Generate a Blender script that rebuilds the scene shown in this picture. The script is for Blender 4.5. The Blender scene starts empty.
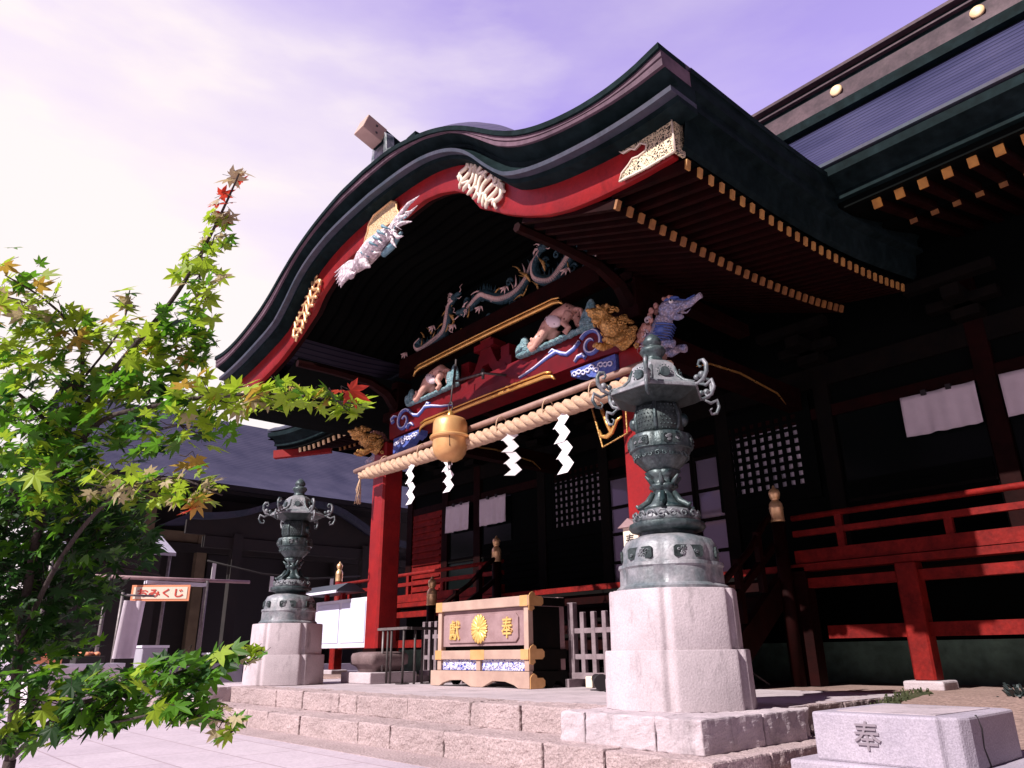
import bpy, bmesh, math, random
from mathutils import Vector, Matrix, Euler, Quaternion
from math import sin, cos, pi, radians, atan2, hypot, sqrt
random.seed(7)
S = bpy.context.scene
COL = S.collection

# ------------------------------------------------------------------ camera
PITCH = radians(19.93); AZ = radians(138.5); RL = -atan2(24, 2044)
fh = Vector((cos(AZ), sin(AZ), 0)); r0 = Vector((sin(AZ), -cos(AZ), 0)); UP = Vector((0, 0, 1))
fw = fh*cos(PITCH) + UP*sin(PITCH); u0 = -fh*sin(PITCH) + UP*cos(PITCH)
rr = r0*cos(RL) + u0*sin(RL); uu = u0*cos(RL) - r0*sin(RL)
cam_d = bpy.data.cameras.new('camera'); cam = bpy.data.objects.new('camera', cam_d); COL.objects.link(cam)
M = Matrix((rr, uu, -fw)).transposed().to_4x4(); M.translation = Vector((0, 0, 0.78))
cam.matrix_world = M
cam_d.sensor_width = 36; cam_d.lens = 36*740/1024; cam_d.clip_start = .05; cam_d.clip_end = 3000
S.camera = cam

# ------------------------------------------------------------------ light and sky
SUN_AZ = radians(269); SUN_EL = radians(41)
sd = bpy.data.lights.new('sun', 'SUN'); sd.energy = 5.0; sd.angle = radians(.5); sd.color = (1.0, .93, .90)
so = bpy.data.objects.new('sun', sd); COL.objects.link(so)
sdir = Vector((cos(SUN_EL)*cos(SUN_AZ), cos(SUN_EL)*sin(SUN_AZ), sin(SUN_EL)))
so.rotation_euler = sdir.to_track_quat('Z', 'Y').to_euler(); so.location = (0, -20, 20)
w = bpy.data.worlds.new('World'); S.world = w; w.use_nodes = True
nt = w.node_tree; N = nt.nodes; L = nt.links
bg = N['Background']; bg.inputs[1].default_value = .10
sky = N.new('ShaderNodeTexSky'); sky.sky_type = 'NISHITA'; sky.sun_disc = False
sky.sun_elevation = SUN_EL; sky.sun_rotation = pi/2 - SUN_AZ; sky.air_density = 1.0; sky.dust_density = .6; sky.ozone_density = 2.0
tc = N.new('ShaderNodeTexCoord')
def wm(op, a, b=None, clamp=False):
    n = N.new('ShaderNodeMath'); n.operation = op; n.use_clamp = clamp
    for i, v in enumerate((a, b)):
        if v is None: continue
        if isinstance(v, (int, float)): n.inputs[i].default_value = v
        else: L.new(v, n.inputs[i])
    return n.outputs[0]
tint = N.new('ShaderNodeMix'); tint.data_type = 'RGBA'; tint.blend_type = 'MULTIPLY'; tint.inputs[0].default_value = 1
L.new(sky.outputs[0], tint.inputs[6]); tint.inputs[7].default_value = (4.3, 2.05, 2.55, 1)
# bright cloud bank low in the west
dn = N.new('ShaderNodeVectorMath'); dn.operation = 'DOT_PRODUCT'; L.new(tc.outputs['Generated'], dn.inputs[0])
cdir = Vector((cos(radians(171))*cos(radians(19)), sin(radians(171))*cos(radians(19)), sin(radians(19)))); dn.inputs[1].default_value = cdir
mp = N.new('ShaderNodeMapping'); L.new(tc.outputs['Generated'], mp.inputs[0]); mp.inputs['Scale'].default_value = (1, 1, 3.4); mp.inputs['Rotation'].default_value = (0.35, .6, .3)
nz = N.new('ShaderNodeTexNoise'); L.new(mp.outputs[0], nz.inputs[0]); nz.inputs['Scale'].default_value = 2.3; nz.inputs['Detail'].default_value = 7; nz.inputs['Roughness'].default_value = .52
bank = wm('MULTIPLY', wm('SUBTRACT', wm('ADD', dn.outputs['Value'], wm('MULTIPLY', nz.outputs[0], .26)), .915), 5.5, True)
wisp = wm('MULTIPLY', wm('SUBTRACT', nz.outputs[0], .46), 3.0, True)
mask = wm('ADD', bank, wm('MULTIPLY', wisp, .38), True)
mx = N.new('ShaderNodeMix'); mx.data_type = 'RGBA'; L.new(mask, mx.inputs[0]); L.new(tint.outputs[2], mx.inputs[6]); mx.inputs[7].default_value = (7.5, 6.75, 6.75, 1)
# sky kept bright around the view, dimmed everywhere else to hold down shadow fill
d2 = N.new('ShaderNodeVectorMath'); d2.operation = 'DOT_PRODUCT'; L.new(tc.outputs['Generated'], d2.inputs[0])
d2.inputs[1].default_value = Vector((cos(radians(142))*cos(radians(38)), sin(radians(142))*cos(radians(38)), sin(radians(38))))
mr = N.new('ShaderNodeMapRange'); mr.interpolation_type = 'SMOOTHSTEP'; L.new(d2.outputs['Value'], mr.inputs[0]); mr.inputs[1].default_value = .1; mr.inputs[2].default_value = .72; mr.inputs[3].default_value = .035; mr.inputs[4].default_value = 1.0
fm = N.new('ShaderNodeVectorMath'); fm.operation = 'SCALE'; L.new(mx.outputs[2], fm.inputs[0]); L.new(mr.outputs[0], fm.inputs['Scale'])
L.new(fm.outputs[0], bg.inputs[0])
S.view_settings.view_transform = 'Standard'; S.view_settings.look = 'None'; S.view_settings.gamma = 1
S.view_settings.exposure = 0.5; S.view_settings.use_curve_mapping = False

# ------------------------------------------------------------------ materials
def mat(name, c, c2=None, ns=4, rough=.6, metal=0, bump=0, bs=60, spec=.5, contrast=.5, coat=0, trans=0, detail=6, speck=0, ss=220, stain=0, vor=0):
    m = bpy.data.materials.new(name); m.use_nodes = True; t = m.node_tree; n = t.nodes; l = t.links
    b = n['Principled BSDF']; b.inputs['Roughness'].default_value = rough; b.inputs['Metallic'].default_value = metal
    b.inputs['Specular IOR Level'].default_value = spec; b.inputs['Coat Weight'].default_value = coat
    b.inputs['Base Color'].default_value = (*c, 1)
    co = n.new('ShaderNodeTexCoord')
    if c2:
        z = n.new('ShaderNodeTexNoise'); z.inputs['Scale'].default_value = ns; z.inputs['Detail'].default_value = detail; z.inputs['Roughness'].default_value = .6
        l.new(co.outputs['Object'], z.inputs[0])
        rp = n.new('ShaderNodeValToRGB'); rp.color_ramp.elements[0].position = .5-.5*contrast*.6; rp.color_ramp.elements[1].position = .5+.5*contrast*.6
        rp.color_ramp.elements[0].color = (*c, 1); rp.color_ramp.elements[1].color = (*c2, 1)
        l.new(z.outputs[0], rp.inputs[0]); l.new(rp.outputs[0], b.inputs['Base Color'])
        rm = n.new('ShaderNodeMapRange'); rm.inputs[3].default_value = max(.05, rough-.12); rm.inputs[4].default_value = min(1, rough+.12)
        l.new(z.outputs[0], rm.inputs[0]); l.new(rm.outputs[0], b.inputs['Roughness'])
    if speck:
        z3 = n.new('ShaderNodeTexNoise'); z3.inputs['Scale'].default_value = ss; z3.inputs['Detail'].default_value = 3; l.new(co.outputs['Object'], z3.inputs[0])
        r3 = n.new('ShaderNodeMapRange'); r3.inputs[1].default_value = .3; r3.inputs[2].default_value = .7; r3.inputs[3].default_value = 1-speck; r3.inputs[4].default_value = 1+speck*.6; l.new(z3.outputs[0], r3.inputs[0])
        src = b.inputs['Base Color'].links[0].from_socket; vm = n.new('ShaderNodeVectorMath'); vm.operation = 'SCALE'; l.new(src, vm.inputs[0]); l.new(r3.outputs[0], vm.inputs['Scale'])
        last = vm.outputs[0]
        if stain:
            mpp = n.new('ShaderNodeMapping'); mpp.inputs['Scale'].default_value = (1, 1, .35); l.new(co.outputs['Object'], mpp.inputs[0])
            z4 = n.new('ShaderNodeTexNoise'); z4.inputs['Scale'].default_value = 4.5; z4.inputs['Detail'].default_value = 9; z4.inputs['Roughness'].default_value = .7; l.new(mpp.outputs[0], z4.inputs[0])
            r4 = n.new('ShaderNodeMapRange'); r4.inputs[1].default_value = .55; r4.inputs[2].default_value = .72; r4.inputs[3].default_value = 1; r4.inputs[4].default_value = 1-stain; l.new(z4.outputs[0], r4.inputs[0])
            vm2 = n.new('ShaderNodeVectorMath'); vm2.operation = 'SCALE'; l.new(last, vm2.inputs[0]); l.new(r4.outputs[0], vm2.inputs['Scale']); last = vm2.outputs[0]
        l.new(last, b.inputs['Base Color'])
    if vor:
        vv = n.new('ShaderNodeTexVoronoi'); vv.inputs['Scale'].default_value = vor; l.new(co.outputs['Object'], vv.inputs[0])
        b2 = n.new('ShaderNodeBump'); b2.inputs['Strength'].default_value = .9; b2.inputs['Distance'].default_value = .012; b2.invert = True; l.new(vv.outputs[0], b2.inputs['Height']); l.new(b2.outputs[0], b.inputs['Normal'])
        vr = n.new('ShaderNodeMapRange'); vr.inputs[1].default_value = .25; vr.inputs[2].default_value = .6; vr.inputs[3].default_value = 1; vr.inputs[4].default_value = .55; l.new(vv.outputs[0], vr.inputs[0])
        vs = n.new('ShaderNodeVectorMath'); vs.operation = 'SCALE'; l.new(b.inputs['Base Color'].links[0].from_socket, vs.inputs[0]); l.new(vr.outputs[0], vs.inputs['Scale']); l.new(vs.outputs[0], b.inputs['Base Color'])
    elif bump:
        z2 = n.new('ShaderNodeTexNoise'); z2.inputs['Scale'].default_value = bs; z2.inputs['Detail'].default_value = 5
        l.new(co.outputs['Object'], z2.inputs[0])
        bp = n.new('ShaderNodeBump'); bp.inputs['Strength'].default_value = bump; bp.inputs['Distance'].default_value = .02
        l.new(z2.outputs[0], bp.inputs['Height']); l.new(bp.outputs[0], b.inputs['Normal'])
    return m
def nodes(m): return m.node_tree.nodes, m.node_tree.links, m.node_tree.nodes['Principled BSDF']

MT = {}
MT['red'] = mat('red_lacquer', (.30, .014, .014), (.20, .010, .012), 3, .42, bump=.08, bs=30, spec=.3, speck=.12, ss=40, stain=.35)
MT['redbeam'] = mat('beam_red', (.15, .007, .011), (.10, .005, .008), 4, .36, spec=.35)
MT['redold'] = mat('faded_red_wood', (.23, .012, .009), (.13, .008, .007), 6, .65, bump=.2, bs=25, spec=.15, speck=.2, ss=30, stain=.4)
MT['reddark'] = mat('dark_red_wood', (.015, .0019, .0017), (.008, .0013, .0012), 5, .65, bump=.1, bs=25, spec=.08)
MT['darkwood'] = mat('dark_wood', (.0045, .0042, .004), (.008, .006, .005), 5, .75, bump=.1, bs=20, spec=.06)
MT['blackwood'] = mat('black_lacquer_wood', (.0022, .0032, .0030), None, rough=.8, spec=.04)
MT['copperdark'] = mat('patinated_copper_dark', (.004, .010, .0105), (.010, .020, .022), 2.5, .7, spec=.05, bump=.08, bs=12, speck=.25, ss=10, stain=.4)
MT['copperpink'] = mat('weathered_copper', (.155, .095, .12), (.095, .06, .08), 2.2, .6, spec=.2, bump=.08, bs=14, speck=.2, ss=14, stain=.45)
MT['copperteal'] = mat('patinated_copper', (.04, .055, .075), (.065, .062, .088), 2.0, .6, spec=.2, bump=.08, bs=14, speck=.2, ss=14, stain=.4)
MT['gold'] = mat('gilt_metal', (.86, .50, .16), (.72, .38, .10), 9, .3, metal=.75, bump=.05, bs=50)
MT['goldpaint'] = mat('gold_leaf', (.80, .46, .15), (.62, .32, .08), 14, .4, metal=.3, vor=34)
MT['brass'] = mat('pale_brass', (.88, .60, .34), (.78, .48, .22), 5, .36, metal=.6, bump=.04, bs=30)
MT['tipgold'] = mat('rafter_tip_gold', (.70, .34, .07), (.5, .22, .05), 9, .5)
MT['tipmid'] = mat('porch_rafter_tip', (.52, .27, .075), (.36, .17, .05), 9, .55)
MT['tipshade'] = mat('shaded_rafter_tip', (.34, .15, .04), (.22, .09, .03), 9, .6)  # same gold as the outer tips, darkened for the shade on the second row
MT['tipcream'] = mat('gilt_end_cream', (.85, .62, .36), (.70, .48, .24), 9, .5)
MT['bellgold'] = mat('aged_gilt_bell', (.78, .46, .20), (.66, .34, .13), 5, .42, metal=.35, bump=.06, bs=14)
MT['whitepaint2'] = mat('notice_glass', (.66, .66, .82), (.60, .62, .78), 1, .15)
MT['bgr'] = mat('dark_sheet_roof', (.05, .06, .08), rough=.4)
MT['stonedark'] = mat('carved_recess', (.24, .20, .23), rough=.9)
MT['cgrey'] = mat('pale_sheet', (.42, .40, .46), (.34, .32, .38), 3, .6)
MT['white'] = mat('white_paper', (.80, .77, .78), None, rough=.75)
MT['cloth'] = mat('white_cloth', (.74, .66, .72), (.66, .58, .64), 4, .9, bump=.2, bs=8)
MT['whitepaint'] = mat('white_panel', (.74, .72, .80), (.68, .66, .76), 2, .35)
MT['stone'] = mat('pale_granite', (.54, .46, .49), (.43, .365, .39), 2.2, .85, bump=.22, bs=60, spec=.25, speck=.14, ss=90, stain=.5)
MT['stonegrey'] = mat('grey_granite', (.44, .39, .45), (.36, .32, .38), 3.0, .85, bump=.25, bs=80, spec=.25, speck=.2, ss=110, stain=.2)
MT['steps'] = mat('pinkish_step_stone', (.48, .375, .375), (.38, .295, .295), 1.6, .9, bump=.9, bs=40, spec=.2, speck=.28, ss=70, stain=.25)
MT['greystone'] = mat('green_grey_stone', (.20, .36, .29), (.12, .22, .18), 3, .9, bump=.3, bs=40, speck=.3, ss=12, stain=.3)
MT['soban'] = mat('worn_brown_base', (.22, .15, .155), (.15, .10, .10), 4, .7, bump=.2, bs=30, speck=.2, ss=60, stain=.3)
MT['bronze'] = mat('green_bronze', (.018, .040, .043), (.10, .13, .135), 7, .42, metal=.3, bump=.3, bs=30, contrast=.4, speck=.3, ss=40, stain=.4)
MT['bronzelight'] = mat('grey_bronze', (.055, .085, .09), (.25, .255, .275), 8, .45, metal=.2, bump=.25, bs=30, contrast=.4, speck=.25, ss=40, stain=.45)
MT['bronzepale'] = mat('weathered_pale_bronze', (.13, .16, .175), (.34, .33, .355), 6, .5, metal=.15, bump=.25, bs=30, contrast=.5, speck=.2, ss=40, stain=.4)
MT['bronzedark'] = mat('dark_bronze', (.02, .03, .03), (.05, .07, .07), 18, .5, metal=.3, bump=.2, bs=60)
MT['greywood'] = mat('silvered_wood', (.27, .21, .23), (.18, .135, .15), 9, .8, bump=.25, bs=30)
MT['boxwood'] = mat('aged_pink_wood', (.36, .235, .24), (.25, .15, .155), 4, .7, bump=.15, bs=30)
MT['creamwood'] = mat('cream_wood', (.50, .35, .28), (.38, .25, .205), 3, .65, bump=.08, bs=30)
MT['goldplate'] = mat('gold_plate', (.80, .46, .20), (.66, .36, .14), 7, .4, metal=.3)
MT['iron'] = mat('dark_iron', (.05, .045, .045), (.09, .07, .07), 20, .6, metal=.4)
MT['ironlight'] = mat('pale_iron', (.22, .19, .19), (.14, .12, .12), 12, .5, metal=.3)
MT['rope'] = mat('straw_rope', (.62, .43, .30), (.48, .31, .20), 24, .9, bump=.5, bs=120)
MT['bamboo'] = mat('dry_bamboo', (.36, .22, .18), (.26, .15, .12), 8, .55, bump=.05, bs=30)
MT['blue'] = mat('carving_blue', (.04, .06, .32), (.10, .16, .42), 30, .5, bump=.2, bs=80)
MT['bluewhite'] = mat('carving_pale_blue', (.80, .78, .88), (.55, .58, .80), 30, .5, bump=.2, bs=80)
MT['teal'] = mat('carving_teal_rock', (.10, .26, .30), (.30, .45, .48), 14, .6, vor=45)
MT['dragon'] = mat('carving_dark_green', (.02, .06, .07), (.04, .12, .16), 10, .5, vor=55)
MT['belly'] = mat('carving_belly_pink', (.62, .36, .32), (.72, .55, .50), 30, .5)
MT['feather'] = mat('carving_pink_white', (.86, .76, .78), (.74, .60, .66), 12, .5, vor=22)
MT['featherblue'] = mat('carving_blue_grey', (.10, .24, .30), (.20, .34, .40), 12, .5, bump=.25, bs=40)
MT['plaza'] = mat('plaza', (.5, .42, .46), (.44, .36, .41), .8, .8, bump=.1, bs=50)
MT['sand'] = mat('sand', (.34, .23, .20), (.25, .165, .14), 1.2, .95, bump=.9, bs=18, speck=.35, ss=40, stain=.3)
MT['moss'] = mat('moss', (.03, .045, .012), (.07, .07, .03), 9, .95, bump=.8, bs=40)
MT['ink'] = mat('black_ink', (.015, .012, .015))
MT['redink'] = mat('red_ink', (.55, .05, .03))
MT['orange'] = mat('orange_paint', (.75, .28, .14))
MT['cream'] = mat('cream_board', (.78, .66, .52))
MT['bark'] = mat('bark', (.035, .022, .022), (.06, .04, .035), 30, .9, bump=.5, bs=80)
MT['plaster'] = mat('cream_plaster', (.20, .15, .09), (.15, .11, .07), 3, .9)
MT['bwood'] = mat('old_brown_wood', (.012, .010, .010), (.022, .016, .015), 4, .8, bump=.1, bs=20)
# spotted animal
m = mat('carving_spotted_tan', (.58, .33, .26), (.48, .25, .20), 8, .5, bump=.15, bs=50); MT['tan'] = m
n, l, b = nodes(m); co = n.new('ShaderNodeTexCoord'); v = n.new('ShaderNodeTexVoronoi'); v.inputs['Scale'].default_value = 13; l.new(co.outputs['Object'], v.inputs[0])
rp = n.new('ShaderNodeValToRGB'); rp.color_ramp.elements[0].position = .13; rp.color_ramp.elements[1].position = .19; rp.color_ramp.elements[0].color = (.14, .07, .07, 1); rp.color_ramp.elements[1].color = (1, 1, 1, 1); l.new(v.outputs[0], rp.inputs[0])
mx = n.new('ShaderNodeMix'); mx.data_type = 'RGBA'; mx.blend_type = 'MULTIPLY'; mx.inputs[0].default_value = 1; l.new(b.inputs['Base Color'].links[0].from_socket, mx.inputs[6]); l.new(rp.outputs[0], mx.inputs[7]); l.new(mx.outputs[2], b.inputs['Base Color'])
MT['whitebelly'] = mat('carving_white_belly', (.74, .62, .62), None, rough=.5)
n, l, b = nodes(MT['whitebelly']); co = n.new('ShaderNodeTexCoord'); v = n.new('ShaderNodeTexVoronoi'); v.inputs['Scale'].default_value = 16
l.new(co.outputs['Object'], v.inputs[0]); rp = n.new('ShaderNodeValToRGB'); rp.color_ramp.elements[0].position = .22; rp.color_ramp.elements[1].position = .30
rp.color_ramp.elements[0].color = (.06, .02, .04, 1); rp.color_ramp.elements[1].color = (.74, .60, .62, 1); l.new(v.outputs[0], rp.inputs[0]); l.new(rp.outputs[0], b.inputs['Base Color'])
# filigree plates: gold scrolls over black
def filigree(name, gold, dark, sc, lo=.05, hi=.09):
    m = mat(name, gold, rough=.4, metal=.3); n, l, b = nodes(m)
    co = n.new('ShaderNodeTexCoord'); nz = n.new('ShaderNodeTexNoise'); nz.inputs['Scale'].default_value = 9; l.new(co.outputs['Object'], nz.inputs[0])
    ad = n.new('ShaderNodeMix'); ad.data_type = 'RGBA'; ad.blend_type = 'ADD'; ad.inputs[0].default_value = .35; l.new(co.outputs['Object'], ad.inputs[6]); l.new(nz.outputs[1], ad.inputs[7])
    v = n.new('ShaderNodeTexVoronoi'); v.feature = 'DISTANCE_TO_EDGE'; v.inputs['Scale'].default_value = sc; l.new(ad.outputs[2], v.inputs[0])
    rp = n.new('ShaderNodeValToRGB'); rp.color_ramp.elements[0].position = lo; rp.color_ramp.elements[1].position = hi
    rp.color_ramp.elements[0].color = (*gold, 1); rp.color_ramp.elements[1].color = (*dark, 1)
    l.new(v.outputs[0], rp.inputs[0]); l.new(rp.outputs[0], b.inputs['Base Color'])
    return m
MT['filigree'] = filigree('gold_filigree', (.84, .70, .46), (.03, .025, .02), 26, .12, .17)
MT['filigree2'] = filigree('gold_filigree_brown', (.84, .64, .36), (.25, .13, .05), 34, .16, .22)
MT['bluecarve'] = filigree('carved_flowers', (.70, .68, .80), (.06, .08, .45), 16, .10, .18)
MT['relief'] = filigree('bronze_relief', (.32, .34, .36), (.01, .015, .015), 24, .14, .2)
# ribs: fine parallel lines along u of the uv
def ribs(name, c, c2, sc, rough=.45, metal=.0, bump=.6, axis=0, spec=.12):
    m = mat(name, c, rough=rough, metal=metal, spec=spec); n, l, b = nodes(m)
    uv = n.new('ShaderNodeTexCoord'); sp = n.new('ShaderNodeSeparateXYZ'); l.new(uv.outputs['UV'], sp.inputs[0])
    ma = n.new('ShaderNodeMath'); ma.operation = 'MULTIPLY'; ma.inputs[1].default_value = sc; l.new(sp.outputs[axis], ma.inputs[0])
    fr = n.new('ShaderNodeMath'); fr.operation = 'FRACT'; l.new(ma.outputs[0], fr.inputs[0])
    rp = n.new('ShaderNodeValToRGB'); e = rp.color_ramp.elements; e[0].position = 0; e[0].color = (*c2, 1); e[1].position = .22; e[1].color = (*c, 1)
    e2 = e.new(.85); e2.color = (*c, 1); e3 = e.new(1.0); e3.color = (*c2, 1)
    l.new(fr.outputs[0], rp.inputs[0])
    z = n.new('ShaderNodeTexNoise'); z.inputs['Scale'].default_value = 1.1; z.inputs['Detail'].default_value = 8; l.new(uv.outputs['Object'], z.inputs[0])
    mx = n.new('ShaderNodeMix'); mx.data_type = 'RGBA'; mx.blend_type = 'MULTIPLY'; l.new(rp.outputs[0], mx.inputs[6])
    r2 = n.new('ShaderNodeValToRGB'); r2.color_ramp.elements[0].position = .3; r2.color_ramp.elements[1].position = .7
    r2.color_ramp.elements[0].color = (.62, .6, .66, 1); r2.color_ramp.elements[1].color = (1.15, 1.05, 1.0, 1); l.new(z.outputs[0], r2.inputs[0]); l.new(r2.outputs[0], mx.inputs[7]); mx.inputs[0].default_value = 1
    l.new(mx.outputs[2], b.inputs['Base Color'])
    bp = n.new('ShaderNodeBump'); bp.inputs['Strength'].default_value = bump; bp.inputs['Distance'].default_value = .02
    tri = n.new('ShaderNodeMath'); tri.operation = 'PINGPONG'; tri.inputs[1].default_value = .5; l.new(ma.outputs[0], tri.inputs[0])
    l.new(tri.outputs[0], bp.inputs['Height']); l.new(bp.outputs[0], b.inputs['Normal'])
    return m
MT['roofribs'] = ribs('copper_roof_ribs', (.12, .11, .17), (.012, .02, .05), 7, .45, axis=0)
MT['hallroof'] = ribs('hall_roof_courses', (.048, .052, .115), (.004, .006, .018), 4.2, .5, axis=1, bump=.9)
MT['ridgecopper'] = mat('ridge_copper', (.09, .052, .062), (.05, .03, .038), 3, .6, spec=.2, speck=.2, ss=20, stain=.3)
MT['bgroof'] = ribs('blue_grey_shingles', (.065, .068, .115), (.03, .03, .06), 6, .8, axis=1, bump=.3)
MT['ceilribs'] = ribs('ceiling_battens', (.003, .0036, .0032), (.0005, .0008, .0008), 5, .9, spec=.02, axis=1)
# glass
m = mat('window_glass', (.05, .05, .07), rough=.06, metal=.0, spec=1.0); n, l, b = nodes(m); b.inputs['Coat Weight'].default_value = 1; b.inputs['Coat Roughness'].default_value = .03; b.inputs['Metallic'].default_value = .55; b.inputs['Base Color'].default_value = (.34, .30, .42, 1)
MT['glass'] = m
MT['darkglass'] = mat('dark_glass', (.004, .006, .006), rough=.15, spec=.12)
# leaves
def leafmat(name, c, tr):
    m = bpy.data.materials.new(name); m.use_nodes = True; n = m.node_tree.nodes; l = m.node_tree.links
    b = n['Principled BSDF']; b.inputs['Base Color'].default_value = (*c, 1); b.inputs['Roughness'].default_value = .5; b.inputs['Specular IOR Level'].default_value = .3
    t = n.new('ShaderNodeBsdfTranslucent'); t.inputs[0].default_value = (*tr, 1)
    x = n.new('ShaderNodeMixShader'); x.inputs[0].default_value = .42
    co = n.new('ShaderNodeTexCoord'); z = n.new('ShaderNodeTexNoise'); z.inputs['Scale'].default_value = 9; l.new(co.outputs['Object'], z.inputs[0])
    hs = n.new('ShaderNodeHueSaturation'); hs.inputs['Color'].default_value = (*c, 1); mr = n.new('ShaderNodeMapRange'); mr.inputs[1].default_value = .3; mr.inputs[2].default_value = .7; mr.inputs[3].default_value = .6; mr.inputs[4].default_value = 1.5
    l.new(z.outputs[0], mr.inputs[0]); l.new(mr.outputs[0], hs.inputs['Value']); l.new(hs.outputs[0], b.inputs['Base Color'])
    l.new(b.outputs[0], x.inputs[1]); l.new(t.outputs[0], x.inputs[2]); l.new(x.outputs[0], n['Material Output'].inputs[0]); return m
LEAF = [leafmat('leaf_green', (.065, .17, .018), (.14, .36, .02)), leafmat('leaf_yellow_green', (.25, .36, .03), (.44, .62, .04)),
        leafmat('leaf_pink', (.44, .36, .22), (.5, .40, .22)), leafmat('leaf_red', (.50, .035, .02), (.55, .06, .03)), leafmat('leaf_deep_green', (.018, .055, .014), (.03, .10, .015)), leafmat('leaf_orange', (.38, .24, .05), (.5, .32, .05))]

# ------------------------------------------------------------------ mesh builder
ORG = {}
ROUGH = bpy.data.textures.new('rough_stone', 'CLOUDS'); ROUGH.noise_scale = .10; ROUGH.noise_depth = 4
class MB:
    def __init__(s): s.v = []; s.f = []; s.sm = []; s.uv = {}; s.mi = []
    def face(s, idx, sm=False, uv=None, mi=0):
        if uv: s.uv[len(s.f)] = uv
        s.f.append(idx); s.sm.append(sm); s.mi.append(mi)
    def box(s, x0, x1, y0, y1, z0, z1):
        if x0 > x1: x0, x1 = x1, x0
        if y0 > y1: y0, y1 = y1, y0
        if z0 > z1: z0, z1 = z1, z0
        k = len(s.v)
        s.v += [(x0,y0,z0),(x1,y0,z0),(x1,y1,z0),(x0,y1,z0),(x0,y0,z1),(x1,y0,z1),(x1,y1,z1),(x0,y1,z1)]
        for q in ((0,3,2,1),(4,5,6,7),(0,1,5,4),(1,2,6,5),(2,3,7,6),(3,0,4,7)): s.face([k+i for i in q])
        return s
    def beam(s, a, b, wx, wz, upv=(0,0,1)):
        a = Vector(a); b = Vector(b); d = (b-a).normalized(); u = Vector(upv); sx = d.cross(u).normalized()*wx/2; sz = sx.cross(d).normalized()*wz/2
        k = len(s.v)
        for p in (a, b):
            for i, j in ((-1,-1),(1,-1),(1,1),(-1,1)): s.v.append(tuple(p+sx*i+sz*j))
        for q in ((0,1,2,3),(7,6,5,4),(0,4,5,1),(1,5,6,2),(2,6,7,3),(3,7,4,0)): s.face([k+i for i in q])
        return s
    def tube(s, pts, r, n=8, sm=True, caps=True):
        pts = [Vector(p) for p in pts]; k0 = len(s.v); m = len(pts)
        if not isinstance(r, (list, tuple)): r = [r]*m
        prev = None
        for i, p in enumerate(pts):
            t = (pts[min(i+1, m-1)]-pts[max(i-1, 0)]).normalized()
            if prev is None:
                a = Vector((0,0,1)) if abs(t.z) < .9 else Vector((1,0,0)); prev = t.cross(a).normalized()
            prev = (prev - t*prev.dot(t)).normalized(); q = t.cross(prev)
            for j in range(n):
                an = 2*pi*j/n; s.v.append(tuple(p + (prev*cos(an)+q*sin(an))*r[i]))
        for i in range(m-1):
            for j in range(n):
                s.face([k0+i*n+j, k0+i*n+(j+1)%n, k0+(i+1)*n+(j+1)%n, k0+(i+1)*n+j], sm)
        if caps:
            s.face([k0+j for j in range(n)][::-1]); s.face([k0+(m-1)*n+j for j in range(n)])
        return s
    def lathe(s, c, prof, n=32, rf=None, sm=True):
        k0 = len(s.v); m = len(prof)
        for (r, z) in prof:
            for j in range(n):
                an = 2*pi*j/n; q = r*(rf(an) if rf else 1); s.v.append((c[0]+q*cos(an), c[1]+q*sin(an), c[2]+z))
        for i in range(m-1):
            for j in range(n): s.face([k0+i*n+j, k0+i*n+(j+1)%n, k0+(i+1)*n+(j+1)%n, k0+(i+1)*n+j], sm)
        s.face([k0+j for j in range(n)][::-1]); s.face([k0+(m-1)*n+j for j in range(n)])
        return s
    def ell(s, c, r, rot=None, n=12, m=8):
        R = rot.to_matrix() if rot else Matrix.Identity(3); k0 = len(s.v); c = Vector(c)
        for i in range(m+1):
            ph = pi*i/m
            for j in range(n):
                th = 2*pi*j/n; s.v.append(tuple(c + R @ Vector((r[0]*sin(ph)*cos(th), r[1]*sin(ph)*sin(th), r[2]*cos(ph)))))
        for i in range(m):
            for j in range(n): s.face([k0+i*n+j, k0+(i+1)*n+j, k0+(i+1)*n+(j+1)%n, k0+i*n+(j+1)%n], True)
        return s
    def prism(s, poly, o, ax, ay, th):
        """poly in (a,b) -> o+ax*a+ay*b, extruded by vector th"""
        o = Vector(o); ax = Vector(ax); ay = Vector(ay); th = Vector(th); k = len(s.v); n = len(poly)
        for q in (0, 1):
            for a, b in poly: s.v.append(tuple(o+ax*a+ay*b+th*q))
        s.face([k+i for i in range(n)]); s.face([k+n+i for i in range(n)][::-1])
        for i in range(n): s.face([k+i, k+n+i, k+n+(i+1)%n, k+(i+1)%n])
        return s
    def grid(s, rows, sm=True, uvs=None, flip=False):
        k0 = len(s.v); n = len(rows[0])
        for r_ in rows: s.v += [tuple(p) for p in r_]
        for i in range(len(rows)-1):
            for j in range(n-1):
                q = [k0+i*n+j, k0+i*n+j+1, k0+(i+1)*n+j+1, k0+(i+1)*n+j]; uv = None
                if uvs: uv = [uvs[i][j], uvs[i][j+1], uvs[i+1][j+1], uvs[i+1][j]]
                if flip: q = q[::-1]; uv = uv[::-1] if uv else None
                s.face(q, sm, uv)
        return s
    def rough(s, o):
        pass
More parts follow.
